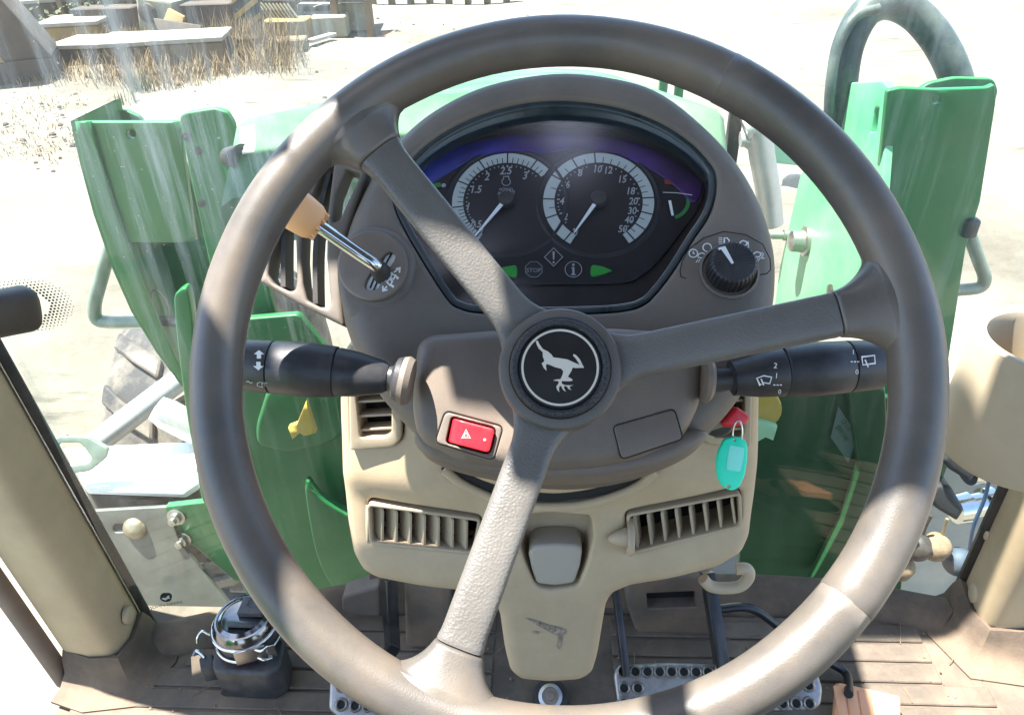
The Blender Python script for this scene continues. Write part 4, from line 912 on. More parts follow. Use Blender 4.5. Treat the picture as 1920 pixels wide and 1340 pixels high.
def vent(outer, nslat, tops, bots, hz=False, z=-.006, yaw=.5, fr=7):
    v = mk('air_vent', panel(MB(), plD, inset(outer, 1.5), [inset(outer, fr)], h=z+.0028, depth=.035, R=.0016, Rh=.0016, grid=0, step=.003), bei2_m, ld_, 50)
    mk('vent_duct', panel(MB(), plD, inset(outer, 2), h=z-.034, depth=.001, R=0, grid=0), dark_m, v, 0)
    for k in range(nslat):
        a = plD.pw(*tops[k], z-.001); b = plD.pw(*bots[k], z-.001); ax_ = (b-a).normalized()
        side = ax_.cross(plD.n).normalized()
        dn = (plD.n*cos(yaw) + side*sin(yaw)).normalized(); nn = ax_.cross(dn).normalized()
        L0 = (b-a).length
        pts = []                                     # fin with a rounded front edge
        for q in rc([(0, 0), (.018, 0), (.018, L0), (0, L0)], [.004, 0.0001, 0.0001, .004], 4): pts.append(a - dn*q[0] + ax_*q[1] - nn*.0011)
        mk('slat', MB().prism(pts, nn*.0022), bei2_m, v, 40, bev=.0004, seg=1)
    return v
v1 = vent(vl, 8, [(692+26.3*k, 950+3.6*k) for k in range(8)], [(691+26.3*k, 1018+3.1*k) for k in range(8)], yaw=-.75)
v2 = vent(vr, 8, [(1188+26.2*k, 969-5.1*k) for k in range(8)], [(1196+26.2*k, 1033-6.2*k) for k in range(8)], yaw=.30)
mk('vent_bar', MB().tube([plD.pw(695, 987, -.022), plD.pw(885, 1006, -.022)], .0012, 8), dark_m, v1)
mk('vent_knob', MB().lathe(plD.pw(1182, 1006, .001), -(plD.pw(1182, 1006, 0)-plD.pw(1140, 1010, 0)).normalized(), [(.0085, -.001), (.0092, .004), (.0062, .013), (.0025, .0195), (0, .0205)], 24, caps=False), bei2_m, v2, 60)
mk('thumb_wheel', MB().lathe(plD.pw(1181, 1006, -.004), plD.x, [(0, -.003), (.0165, -.003), (.0175, -.0015), (.0175, .0015), (.0165, .003), (0, .003)], 32, caps=False), bei2_m, v2, 40)
for vv, xs in ((sv, (667, 734)), (svr, (1330, 1396))):
    v = mk('side_vent', panel(MB(), plD, inset(vv, 1.5), [rc([(xs[0],742),(xs[1],738),(xs[1],812),(xs[1]-10,820),(xs[0]+8,821)], 6)], h=-.0015, depth=.03, R=.002, Rh=.0012, grid=0, step=.003), bei2_m, ld_, 50)
    mk('vent_duct', panel(MB(), plD, inset(vv, 2), h=-.034, depth=.001, R=0, grid=0), dark_m, v, 0)
    for y in (727, 753, 780, 806):
        a, b = plD.pw(xs[0]-2, y, -.007), plD.pw(xs[1]+2, y-4, -.007)
        mk('slat', MB().box((a+b)/2 - plD.n*.006, (b-a).length, .0026, .014, (b-a).normalized(), plD.n.cross((b-a).normalized()), plD.n), bei2_m, v, 40, bev=.0008)
# recess with flap
mb = MB(); o2 = [plD.at(*p, 0) for p in resamp(rec, 8)]; cc = np.mean(o2, 0)
mb.loft([[plD.w(*(cc+(np.array(p)-cc)*k), h_) for p in o2] for k, h_ in ((1.01, -.004), (.97, -.02), (.9, -.030), (.5, -.033), (.05, -.033))], True, False, True)
rw = mk('flap_recess', mb, bei_m, ld_, 60)
fl = rc([(990,1036),(1003,1024),(1040,1021),(1081,1023),(1092,1031),(1088,1062),(1077,1094),(1040,1099),(1006,1095),(996,1066)], 7)
mk('flap', panel(MB(), plD, fl, h=-.002, depth=.03, R=.0035, grid=.008, step=.003, zf=lambda u, v: -.06*max(0, v-plD.at(1040, 1040)[1])), mat('flap_grey_beige', (.34, .30, .24), .55, bump=('noise', 1100, .15)), rw, 45)
mb = MB(); zs_ = zd(*plD.at(1030, 1190))+.0008
for q in ([(984,1157),(1006,1163),(1030,1172),(1050,1176),(1062,1182),(1058,1190),(1046,1192),(1030,1184),(1008,1172)], [(1047,1192),(1055,1190),(1053,1204),(1049,1217),(1044,1214),(1046,1204)], [(1000,1182),(1012,1184),(1010,1188),(1001,1187)]):
    mb.poly(plD, L_(plD, q, zs_), zs_)
mk('scuff_mark', mb, mat('scuff_grey', (.23, .19, .135), .8, noise=(260, .7)), ld_, 0)
# collar bowl and black gap below the shroud
plC = Pl(plB.pw(1040, 890, .01), (0, -.80, .60))
gap = cr([(835,872),(870,900),(930,926),(1000,938),(1060,938),(1130,927),(1190,903),(1225,872),(1030,820)], 5)
mk('column_gap', panel(MB(), plD, gap, h=.002, depth=.004, R=0, grid=0), dark_m, ld_, 0)
mk('column_collar', panel(MB(), plD, cr([(852,872),(885,898),(940,918),(1005,929),(1060,930),(1125,919),(1178,898),(1208,872),(1030,820)], 5), h=.012, depth=.02, R=.008, grid=.01), bei_m, ld_, 55)
mb = MB(); p_ = [plD.pw(*p, .004) for p in ((832,880),(868,908),(930,936),(1000,949),(1062,949),(1090,946),(1135,936),(1195,912),(1230,882))]
mb.tube(cro(p_, 5), .0042, 10); mk('collar_lip', mb, bei_m, ld_, 60)
# loop handle at the dash's lower right
hd = thing('tilt_handle', 'beige loop handle under the right corner of the lower dash', 'handle', plD.pw(1340, 1090, -.03))
pts = [plD.pw(*p, -.035) for p in ((1318,1084),(1332,1098),(1358,1102),(1388,1098),(1404,1080),(1400,1066),(1380,1066))]
mk('handle_loop', MB().tube(cro(pts, 6), .0058, 14), bei2_m, hd, 60)

# ================================================================== KEY
ky = thing('ignition_key', 'red-headed ignition key with split ring at the right of the dash', 'key', at_depth(1380, 785, .575))
plY = Pl(at_depth(1385, 783, .575), (.15, -.75, .55), (1, -.2, -.15))
mk('key_head', panel(MB(), plY, rc([(1352,791),(1368,774),(1382,761),(1407,778),(1406,790),(1395,798),(1372,801),(1356,799)], 6), h=.003, depth=.007, R=.003, grid=.006, step=.003, back=True), red_m, ky, 50)
mk('key_shaft', MB().tube([plY.pw(1356, 792, 0), plY.pw(1335, 800, -.02)], .003, 8), steel_m, ky)
mk('lock_barrel', MB().lathe(at_depth(1348, 790, .60), plD.n, [(.014, -.02), (.014, 0), (.011, .003), (0, .003)], 24, caps=False), black_m, ky, 40)
plT = Pl(at_depth(1374, 868, .565), (.05, -.86, .5))
rc_ = plT.at(1383, 812, 0)
mk('split_ring', MB().tube([plT.w(rc_[0]+.0060*cos(a)*.55, rc_[1]+.0098*sin(a), .002*sin(a+.6)) for a in [2*pi*k/32 for k in range(32)]], .0007, 8, True), chr_m, ky, 60)
tg = thing('key_tag', 'bright turquoise plastic key tag hanging from the ignition key', 'key tag', plT.pw(1375, 822, 0))
tagc = rc([(1358,823),(1372,819),(1388,819),(1399,826),(1402,836),(1402,862),(1397,892),(1386,915),(1372,921),(1355,912),(1345,894),(1343,872),(1346,848)], 7)
win = rc([(1369,834),(1396,840),(1393,862),(1388,884),(1362,880),(1364,856)], 4)
mk('tag_body', panel(MB(), plT, tagc, [circ(1366, 912, 3.6, n=12), circ(1378, 825, 3.2, n=12)], h=.0015, depth=.003, R=.0014, Rh=.0003, grid=.006, step=.002, back=True), tagc_m, tg, 50)
mk('paper_insert', panel(MB(), plT, win, h=.0019, depth=.0005, R=.0002, grid=0, step=.003), tagp_m, tg, 30)
# ================================================================== TRACTOR FRONT SEEN THROUGH THE GLASS
def ypanel(name, y, px, m_, par, depth=.012, R=.003, holes=(), n=(0, -1, 0), **k):
    return mk(name, panel(MB(), Pl((0, y, 0), n), px, holes, h=0, depth=depth, R=R, Rh=R, grid=.06, step=.02, back=True, **k), m_, par, 40)
# hood
hd_ = thing('tractor_hood', 'green tractor hood sloping forward between the two loader masts', 'hood', (0, 1.2, .4))
def ht(y): return .738-.19*(y-1.0)
mb = MB(); rings = []
for y in (.895, 1.0, 1.17, 1.5, 1.9, 2.3, 2.7, 2.95, 3.05):
    k = 1 if y < 2.7 else (1-(y-2.7)*.8); t = (ht(y) if y > .95 else .664) - (0 if y < 2.8 else (y-2.8)*.5); b = t-(.16 if y > .95 else .06); wd = .44*k; out = []
    for x, z in ((-1, b), (-1, t-.035), (-.985, t-.012), (-.94, t), (-.6, t+.018), (0, t+.03), (.6, t+.018), (.94, t), (.985, t-.012), (1, t-.035), (1, b)): out.append(Vector((wd*x-(.0 if x < 0 else wd*x*.48), y, z)))
    rings.append(out)
mb.loft(rings); mk('hood_shell', mb, mat('hood_dusty_green', (.03, .125, .05), .6, spec=.3, noise=(5, .1), dirt=((.24, .28, .21), .6, 3)), hd_, 50)
plX = Pl((0, .945, .6998), (0, -.576, .817))
for q in ([(449,240),(478,234),(482,285),(455,292)], [(484,252),(502,246),(504,262),(487,270)], [(488,276),(506,270),(506,278),(488,284)]):
    mk('warning_sticker', MB().poly(plX, [plX.at(*p) for p in q], .0012), stick_m, hd_, 0)
mb = MB(); [mb.ribbon(plX, [plX.at(456, y0), plX.at(474, y0-4)], .004, .0018) for y0 in (250, 258, 270, 278)]; mk('sticker_print', mb, greend_m, hd_, 0)
wl = thing('work_light', 'round black work light between the left mast and the hood', 'lamp', at_y(455, 300, .955))
c0 = at_y(455, 298, .955)
mk('lamp_body', MB().lathe(c0, (.85, -.5, .05), [(0, -.034), (.012, -.032), (.017, -.012), (.018, .0), (.0165, .0025), (.015, .001), (0, -.001)], 28, caps=False), rub_m, wl, 40)
mk('lamp_lens', MB().lathe(c0, (.85, -.5, .05), [(.020, .001), (.01, .003), (0, .0035)], 28, caps=False), hose_m, wl, 60)
mk('lamp_bracket', MB().box(c0+Vector((-.022, .014, -.030)), .022, .016, .05), greend_m, wl, 30, bev=.004)
# left loader mast
lm_ = thing('loader_mast', 'green front loader mast left of the hood with dust streaks', 'loader mast', (-.68, 1.15, .3))
web = cr([(139,229),(240,229),(338,229),(345,300),(356,380),(366,452),(330,455),(270,455),(206,455),(180,390),(158,310)], 1)
hole1 = circ(246, 252, 9, 9, 16)
ypanel('web_plate', 1.15, web, green_m, lm_, .010, .002, [hole1])
ypanel('rear_plate', 1.27, rc([(146,225),(165,214),(232,206),(262,220),(300,300),(345,300),(400,480),(410,660),(345,720),(300,660),(250,580),(215,500),(180,400)], 8), greend_m, lm_, .010, .002)
ol = [(139,226),(158,310),(182,400),(216,500),(252,582),(300,660),(346,722)]
pa_ = [at_y(*p, 1.15) for p in ol]; pb_ = [p+Vector((.004, .125, 0)) for p in pa_]
mb = MB(); mb.loft([[p+Vector((-.004, -.004, 0)) for p in pa_], [p+Vector((.010, -.004, .003)) for p in pa_], [p+Vector((.010, 0, .003)) for p in pb_], [p+Vector((-.004, 0, 0)) for p in pb_], [p+Vector((-.004, -.004, 0)) for p in pa_]], closed=False)
mk('outer_flange', mb, green_m, lm_, 40)
ypanel('lip_plate', 1.142, [(139,229),(168,229),(190,310),(214,390),(238,455),(262,520),(300,610),(345,705),(345,722),(300,662),(250,582),(215,500),(180,400),(156,310)], green_m, lm_, .006, .002)
ypanel('inner_plate', 1.105, rc([(336,219),(346,212),(402,203),(424,210),(437,232),(447,300),(470,420),(520,600),(505,690),(430,690),(398,520),(372,400),(350,300)], 6), greend_m, lm_, .012, .003)
mb = MB()
for p in ((350,256),(372,283),(379,381)): mb.lathe(at_y(*p, 1.105), (0, -1, 0), [(.006, -.001), (.006, .004), (0, .005)], 10, caps=False)
mk('rivet', mb, blkst_m, lm_, 40)
gus = cr([(326,562),(334,546),(350,545),(360,600),(366,700),(382,800),(402,890),(425,950),(384,948),(366,870),(350,780),(338,690),(330,620)], 4)
ypanel('gusset', 1.09, gus, green_m, lm_, .02, .003)
ypanel('base_plate', 1.10, rc([(308,950),(380,942),(440,935),(500,1090),(440,1090),(362,1022),(340,1020)], 6), green_m, lm_, .014, .003)
for p in ((331,968),(343,1010)):
    c0 = at_y(*p, 1.098)
    mk('bolt', MB().lathe(c0, (0, -1, .15), [(.020, 0), (.020, .003), (.017, .004), (.013, .004), (.013, .014), (.008, .015), (.008, .024), (0, .025)], 12, caps=False), steel_m, lm_, 30)
sp = thing('linch_pin', 'wire linch pin and cross pin hanging inside the left mast', 'pin', at_y(300, 575, 1.18))
c0 = at_y(300, 572, 1.19); 
mk('wire_ring', MB().tube([c0+Vector((.014*cos(a), 0, .032*sin(a))) for a in [2*pi*k/24 for k in range(24)]], .0022, 8, True), brass_m, sp, 60)
mk('cross_pin', MB().tube([at_y(292, 602, 1.18), at_y(352, 604, 1.18)], .010, 12), steel_m, sp, 60)
# grab rails
def rail(name, label, pts, r, m_): t = thing(name, label, 'rail', pts[0]); mk('rail_tube', MB().tube(cro(pts, 6), r, 14), m_, t, 60); return t
rail('grab_rail', 'grey green bent tube rail left of the left loader mast', [at_y(*p, 1.28) for p in ((214,440),(204,470),(190,520),(177,572),(182,598),(206,604),(262,604),(300,604))], .0135, rail_m)
rail('grab_rail', 'grey bent tube rail right of the right loader mast', [at_y(*p, 1.15) for p in ((1812,412),(1818,440),(1836,490),(1846,520),(1838,538),(1806,543),(1770,545),(1735,547))], .0105, rail_m)
# white tool box with handle, metal plate
tbx = thing('battery_box', 'white topped dark box beside the left loader mast', 'box', (-1.02, 1.35, -.2))
tz = -.13
T = [at_z(*p, tz) for p in ((118,838),(372,826),(372,905),(345,922),(160,915))]
mk('box_lid', MB().prism([T[0], T[1], T[2], T[3], T[4]], (0, 0, -.02)), whit_m, tbx, 30, bev=.006)
cn = sum(T, Vector())/5
mk('box_body', MB().prism([cn+(p-cn)*.97+Vector((0, 0, -.021)) for p in T], (0, 0, -.22)), rub_m, tbx, 30, bev=.01)
hh_ = thing('box_handle', 'grey green flat loop handle beside the white topped box', 'handle', at_y(150, 850, 1.2))
plh = Pl(at_y(150, 850, 1.2), (.15, -1, .35))
mk('flat_plate', panel(MB(), plh, rc([(108,818),(160,818),(204,842),(200,858),(168,884),(120,890),(100,870),(96,830)], 8), [rc([(112,830),(150,830),(171,858),(165,868),(120,874),(108,862)], 6)], h=0, depth=.012, R=.003, grid=0, back=True), rail_m, hh_, 40)
mp_ = thing('mounting_plate', 'galvanised plate with a slot and dome bolt below the left mast', 'plate', at_y(240, 1000, 1.08))
plM = Pl(at_y(250, 990, 1.09), (0, -1, .25))
mk('plate_sheet', panel(MB(), plM, [(172,958),(312,950),(338,1020),(420,1120),(480,1200),(240,1240),(176,1100)], [rc([(212,982),(236,982),(236,998),(212,998)], 7)], h=0, depth=.01, R=.002, grid=0, back=True), plate_m, mp_, 40)
mk('dome_bolt', MB().lathe(plM.pw(253, 991, 0), plM.n, [(.026, 0), (.024, .006), (.016, .012), (0, .015)], 24, caps=False), brass_m, mp_, 60)
# front wheel
fw = thing('tractor_tyre', 'dusty black tractor front tyre with deep lugs outside the left mast', 'tyre', (-1.12, 2.05, -.60))
wc = Vector((-1.12, 2.05, -.62)); RO = .58
prof = [(.30, -.19), (.42, -.22), (.52, -.20), (.555, -.15), (.56, 0), (.555, .15), (.52, .20), (.42, .22), (.30, .19)]
mk('tread_body', MB().lathe(wc, (1, 0, 0), prof, 64, caps=False), tyre_m, fw, 40)
mk('wheel_rim', MB().lathe(wc, (1, 0, 0), [(.30, -.17), (.27, -.14), (.25, -.05), (.10, -.03), (0, -.03)], 40, caps=False), yel_m, fw, 40)
for k in range(20):
    for s in (-1, 1):
        a = 2*pi*(k+(.5 if s > 0 else 0))/20; pts = []
        for xx, da in ((.015, 0.0), (.11, -.10), (.19, -.20)):
            aa = a+da; d = Vector((0, cos(aa), sin(aa))); tn = Vector((0, -sin(aa), cos(aa))); ro = RO if xx < .18 else RO-.03
            for r in (.53, ro):
                for w_ in (-.028, .028): pts.append(wc+Vector((s*xx, 0, 0))+d*r+tn*w_)
        lug = MB().add(pts, [(0, 1, 3, 2), (8, 10, 11, 9)]+[f for j in (0, 4) for f in ((j, j+4, j+5, j+1), (j+1, j+5, j+7, j+3), (j+3, j+7, j+6, j+2), (j+2, j+6, j+4, j))])
        mk('lug', lug, tyre_m, fw, 30, bev=.006, seg=1)
cyl = thing('steering_cylinder', 'pale grey hydraulic ram slanting in front of the left tyre', 'hydraulic ram', at_y(270, 770, 1.5))
mk('ram_barrel', MB().tube([at_y(170, 838, 1.45), at_y(345, 705, 1.62)], .032, 18), alu_m, cyl, 60)
mk('ram_end', MB().lathe(at_y(312, 775, 1.35), Vector((.7, .1, -.7)), [(.0, -.03), (.03, -.026), (.036, 0), (.036, .12), (0, .12)], 20, caps=False), alu_m, cyl, 40)
frame_m = mat('shaded_frame_green', (.006, .055, .016), .38, noise=(6, .15), dirt=((.05, .09, .05), .3, 5))  # darker copy of the frame green with shade put into it
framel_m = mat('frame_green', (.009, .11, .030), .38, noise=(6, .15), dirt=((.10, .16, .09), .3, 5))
# lower green side frames behind the glass
sf = thing('loader_side_plate', 'dark green loader frame plate low behind the glass on the left', 'frame', (-.45, 1.0, -.1))
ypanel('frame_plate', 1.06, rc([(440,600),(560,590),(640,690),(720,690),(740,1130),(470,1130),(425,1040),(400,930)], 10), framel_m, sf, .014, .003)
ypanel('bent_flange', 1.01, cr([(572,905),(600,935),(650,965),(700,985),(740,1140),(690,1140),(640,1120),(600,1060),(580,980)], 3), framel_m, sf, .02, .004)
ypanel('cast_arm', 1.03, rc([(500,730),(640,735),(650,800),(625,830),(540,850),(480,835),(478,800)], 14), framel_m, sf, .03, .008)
yb = thing('yellow_bracket', 'yellow pointed bracket behind the glass left of the dash', 'bracket', at_y(570, 800, 1.0))
ypanel('bracket_plate', .99, [(573,754),(592,812),(570,818),(562,812),(548,824),(540,802),(556,796)], yel_m, yb, .012, .001)
sr = thing('loader_side_plate', 'dark green loader frame plate low behind the glass on the right, with a pale sticker', 'frame', (.55, 1.0, 0))
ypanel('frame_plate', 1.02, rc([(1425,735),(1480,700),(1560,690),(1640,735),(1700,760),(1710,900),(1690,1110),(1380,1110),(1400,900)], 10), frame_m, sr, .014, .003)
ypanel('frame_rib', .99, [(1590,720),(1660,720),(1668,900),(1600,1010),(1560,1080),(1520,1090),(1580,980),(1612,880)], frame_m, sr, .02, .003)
pst_ = Pl((0, 1.012, 0), (0, -1, 0))
st_ = mk('frame_sticker', MB().poly(pst_, [pst_.at(*p) for p in ((1571,760),(1607,815),(1590,866),(1557,818))], .002), mat('sticker_grey_green', (.10, .16, .13), .5), sr, 0)
mb = MB(); rr_ = -radians(52)
text(mb, pst_, 'CB LHS', 1587, 797, 7, .0035, rot=rr_, sx=.8); text(mb, pst_, 'BW1546', 1580, 812, 8, .0035, rot=rr_, sx=.8); mk('sticker_print', mb, frame_m, st_, 0)
yd = thing('yellow_flange', 'yellow round flange behind the glass right of the dash', 'flange', at_y(1445, 765, .97))
ypanel('flange_plate', .975, circ(1436, 768, 31, 32, 20), yel_m, yd, .015, .003)
gp = thing('green_clip', 'pale green folded clip below the yellow flange', 'clip', at_y(1440, 815, .96))
ypanel('clip_plate', .965, [(1420,790),(1432,792),(1458,800),(1450,826),(1436,820),(1422,828)], mat('pale_green_paint', (.30, .55, .35), .5), gp, .01, .001)
# right loader mast
rm_ = thing('loader_mast', 'green front loader mast right of the hood, its sunlit cheek bolted', 'loader mast', (.6, 1.1, .3))
ypanel('web_plate', 1.13, rc([(1664,170),(1690,165),(1755,168),(1850,165),(1866,158),(1868,190),(1838,380),(1812,460),(1775,700),(1742,945),(1690,950),(1640,800),(1630,500)], 5), green_m, rm_, .010, .002, [circ(1756, 188, 8.5, 9, 16)])
ypanel('rear_ear', 1.24, rc([(1700,185),(1742,156),(1790,146),(1864,148),(1872,170),(1840,300),(1700,300)], 10), greend_m, rm_, .010, .002)
plc = Pl((.50, 0, 0), (-1, 0, 0), (0, -1, 0))
mk('cheek_plate', panel(MB(), plc, rc([(1556,170),(1575,156),(1655,152),(1666,165),(1660,260),(1648,420),(1632,580),(1450,590),(1462,500),(1500,330),(1548,240)], 6), [rc([(1641,203),(1648,203),(1643,246),(1631,248),(1638,212)], 1)], h=0, depth=.012, R=.003, grid=.06, step=.02, back=True), mat('sunlit_cheek_green', (.10, .40, .19), .45, noise=(6, .1), dirt=((.42, .48, .36), .4, 5)), rm_, 40)  # paler copy of the mast green, sunlight put into its colour
for p, r in (((1512,452), .030), ((1474,441), .012), ((1562,225), .02)):
    c0 = plc.pw(*p, 0)
    mk('bolt', MB().lathe(c0, plc.n, [(r, 0), (r, .006), (r*.75, .008), (r*.7, .03), (r*.45, .034), (0, .036)], 14, caps=False), steel_m, rm_, 30)
mb = MB().lathe(plc.pw(1558, 545, 0), plc.n, [(.012, .0), (.012, .004), (0, .005)], 10, caps=False); mk('plug', mb, blkst_m, rm_, 30)
ypanel('side_strip', 1.10, [(1742,830),(1790,835),(1752,950),(1722,950)], green_m, rm_, .012, .003)
mk('rail_clamp', MB().box(at_y(1813, 422, 1.14), .022, .04, .032), blkst_m, rm_, 30, bev=.005)
hs = thing('hose_loop', 'thick dark hose looping above the right loader mast', 'hose', at_y(1580, 150, 1.33))
pts = [at_y(*p, y) for p, y in (((1570,330), 1.34), ((1574,230), 1.34), ((1580,140), 1.34), ((1594,75), 1.35), ((1625,22), 1.36), ((1668,6), 1.37), ((1712,24), 1.37), ((1752,66), 1.36), ((1780,115), 1.35), ((1798,170), 1.34), ((1806,260), 1.33))]
mk('main_hose', MB().tube(cro(pts, 8), .026, 18), hose_m, hs, 60)
p2_ = [p+Vector((-.028, -.03, -.004)) for p in pts[1:6]]; mk('thin_hose', MB().tube(cro(p2_, 8), .009, 12), hose_m, hs, 60)
# exhaust side
ex = thing('exhaust_pipe', 'bright aluminium exhaust shield at the right edge of the hood', 'exhaust', at_y(1410, 300, 1.75))
pts = [at_y(*p, 1.75) for p in ((1396,243),(1410,238),(1422,250),(1430,300),(1440,360),(1446,420))]
mk('pipe', MB().tube(cro(pts, 6), .030, 18), alu_m, ex, 60)
mk('pipe_stub', MB().tube(cro([at_y(*p, 1.75) for p in ((1388,262),(1400,262),(1416,275),(1424,310))], 5), .018, 14), alu_m, ex, 60)
mk('bracket_bar', MB().box(at_y(1375, 250, 1.80), .03, .03, .20), blkst_m, ex, 30, bev=.004)
ft = thing('fender_panel', 'light green front fender panel beyond the exhaust', 'fender', at_y(1465, 285, 2.2))
ypanel('fender_sheet', 2.25, [(1425,245),(1440,235),(1540,330),(1505,312),(1436,305)], mat('pale_green_paint', (.30, .55, .35), .5), ft, .015, .003)
br = thing('grey_bracket', 'dusty grey bracket below the light green fender', 'bracket', at_y(1470, 345, 2.1))
ypanel('bracket_sheet', 2.1, [(1432,332),(1440,345),(1465,345),(1468,330),(1490,322),(1506,328),(1502,356),(1476,350),(1440,348)], grey_m, br, .05, .003)
mi = thing('front_weight_frame', 'green upright frame at the front end of the hood', 'frame', at_y(1250, 180, 2.9))
for x in (1242, 1272): mk('upright', MB().box(at_y(x, 178, 2.75), .03, .03, .30), greend_m, mi, 30, bev=.004)
# hydraulic couplings at the lower right
gpn = thing('coupling_plate', 'dusty grey sheet behind the hydraulic couplings at lower right', 'plate', at_y(1780, 1000, 1.2))
ypanel('plate_sheet', 1.22, [(1640,860),(1990,840),(1960,1200),(1660,1200)], grey_m, gpn, .01, .002)
for i, (x, y, lab) in enumerate(((1795, 872, 'upper silver hydraulic coupling with black collar by the right pillar'), (1770, 945, 'lower silver hydraulic coupling with black collar by the right pillar'))):
    c = thing('hydraulic_coupling', lab, 'coupling', at_y(x, y, 1.08), 'hydraulic couplings by the right pillar')
    a, b = at_y(x+28, y+8, 1.08), at_y(x+118, y-10, 1.10); d = b-a
    mk('coupling_body', MB().lathe(a, d, [(.0, -.01), (.028, -.01), (.030, .02), (.024, .022), (.024, .05), (.031, .052), (.031, .07), (.022, .075), (.022, .13), (0, .13)], 28, caps=False), chr_m, c, 40)
    plq = Pl(at_y(x, y, 1.05), (-.2, -1, .3))
    mk('collar', panel(MB(), plq, rc([(x-12, y-38), (x+14, y-32), (x+40, y+12), (x+26, y+34), (x-14, y+10), (x-30, y-8)], 6), h=0, depth=.05, R=.01, grid=0, back=True), blackg_m, c, 50)
def cap(lab, px, py, m_, cord, cm):
    t = thing('dust_cap', lab, 'dust cap', at_y(px, py, 1.02), 'hydraulic dust caps on cords')
    c0 = at_y(px, py, 1.02)
    mk('cap_body', MB().lathe(c0, (.2, -.25, 1), [(0, -.026), (.022, -.024), (.026, -.015), (.025, .008), (.018, .015), (.008, .022), (0, .022)], 20, caps=False), m_, t, 50)
    mk('cord', MB().tube(cro([at_y(*p, 1.03) for p in cord], 5), .0035, 8), cm, t, 60)
cap('black dust cap hanging by the wheel rim, leftmost of the caps', 1724, 1022, rub_m, ((1730,1004),(1736,985),(1746,966)), rub_m)
cap('tan muddy dust cap hanging below the lower coupling', 1758, 1022, tan_m, ((1768,1000),(1772,985),(1776,972)), brass_m)
cap('blue dust cap on a blue cord beside the right pillar', 1800, 1050, bluec_m, ((1818,1030),(1826,985),(1846,935),(1858,890),(1875,872)), blue_m)
cap('small tan dust cap peeping out beside the wheel rim', 1690, 1060, tan_m, ((1696,1045),(1700,1030),(1705,1015)), tan_m)

# ================================================================== SCRAP YARD BEYOND THE TRACK
def G(px, py): return at_z(px, py, GZ)
def slab(name, lab, cat, px0, py0, px1, py1, back, h, m_side, m_top=None, lift=0., group=None, skew=0.):
    """a box standing on the ground: front bottom edge between two pixels, going back by metres, height h"""
    a, b = G(px0, py0), G(px1, py1); d = (b-a).normalized(); q = Vector((-d.y, d.x, 0)); a = a+Vector((0, 0, lift)); b = b+Vector((0, 0, lift))
    t = thing(name, lab, cat, a, group)
    mk('body', MB().prism([a, b, b+q*back+d*skew, a+q*back+d*skew], (0, 0, h)), m_side, t, 20, bev=.02, seg=1)
    if m_top:
        e = Vector((0, 0, h+.003)); o = .04
        mk('top_slab', MB().prism([a-d*o-q*o+e, b+d*o-q*o+e, b+d*o+q*(back+o)+d*skew+e, a-d*o+q*(back+o)+d*skew+e], (0, 0, .07)), m_top, t, 20, bev=.012, seg=1)
    return t
# tilted crate at the far left
a, b = G(-60, 168), G(112, 150)
cr_ = thing('steel_crate', 'brown tilted steel crate with a yellow end at the far left of the yard', 'crate', a)
d = (b-a).normalized(); q = Vector((-d.y, d.x, 0))
mk('skid', MB().prism([a, b, b+q*1.2, a+q*1.2], (0, 0, .30)), rust_m, cr_, 20, bev=.02)
e = Vector((0, 0, .302)); mk('crate_body', MB().prism([a+e-d*.1, b+e, b+e+Vector((0, 0, .95))-d*.42-q*.10, a+e-d*.5+Vector((0, 0, .95))-q*.10], q*1.0), rust_m, cr_, 20, bev=.02)
mk('yellow_end', MB().prism([a+e+q*-.03-d*.1, a+e+q*-.03+d*.55, a+e+q*-.03+d*.30+Vector((0, 0, .62)), a+e-q*.03+Vector((0, 0, .62))-d*.2], q*.025), ochre_m, cr_, 20)
slab('concrete_slab', 'pale flat slab on a low olive base right of the tilted crate', 'slab', 84, 88, 192, 82, .9, .30, ochre_m, slabt_m)
slab('concrete_slab', 'long pale slab lying low in front of the yard', 'slab', 108, 128, 196, 126, .8, .26, rust_m, slabt_m)
slab('concrete_slab', 'middle pale slab of the low front row', 'slab', 200, 127, 286, 122, .75, .27, wood_m, slabt_m)
slab('concrete_slab', 'right-hand pale slab of the low front row beside the dry grass', 'slab', 292, 132, 424, 124, .8, .34, wood_m, slabt_m)
slab('steel_plate', 'pale plate on a dark trestle at the upper left of the yard', 'plate', 28, 66, 122, 58, 1.2, .50, rust_m, slabt_m)
# long bench
bA, bB = G(128, 62), G(694, 68)
bn_ = thing('long_bench', 'long plank bench on posts running across the back of the yard', 'bench', bA)
d = (bB-bA); Lb = d.length; d.normalize(); q = Vector((-d.y, d.x, 0)); bz = .66
n_ = 5
for k in range(n_):
    s0, s1 = Lb*k/n_, Lb*(k+1)/n_-.04
    o = bA+d*s0+Vector((0, 0, bz)); mk('plank', MB().prism([o, o+d*(s1-s0), o+d*(s1-s0)+q*.7, o+q*.7], (0, 0, .05)), slabt_m if k < 4 else ochre_m, bn_, 20, bev=.01, seg=1)
mk('front_rail', MB().box(bA+d*(Lb/2)+Vector((0, 0, bz-.07))+q*.04, Lb, .06, .12, d, q), rust_m, bn_, 20)
for k in (0, .25, .47, .70, .90, 1.0): mk('post', MB().box(bA+d*(Lb*k)+q*.06+Vector((0, 0, bz/2-.05)), .12, .12, bz, d, q), wood_m, bn_, 20, bev=.012, seg=1)
gc = thing('gear_casting', 'cream painted machine casting leaning under the bench', 'machine part', G(290, 84))
a = G(262, 76); 
mk('casting_body', MB().prism([a, a+d*.75, a+d*.85+Vector((0, 0, .62)), a+d*.15+Vector((0, 0, .72))], q*.4), cream_m, gc, 20, bev=.05)
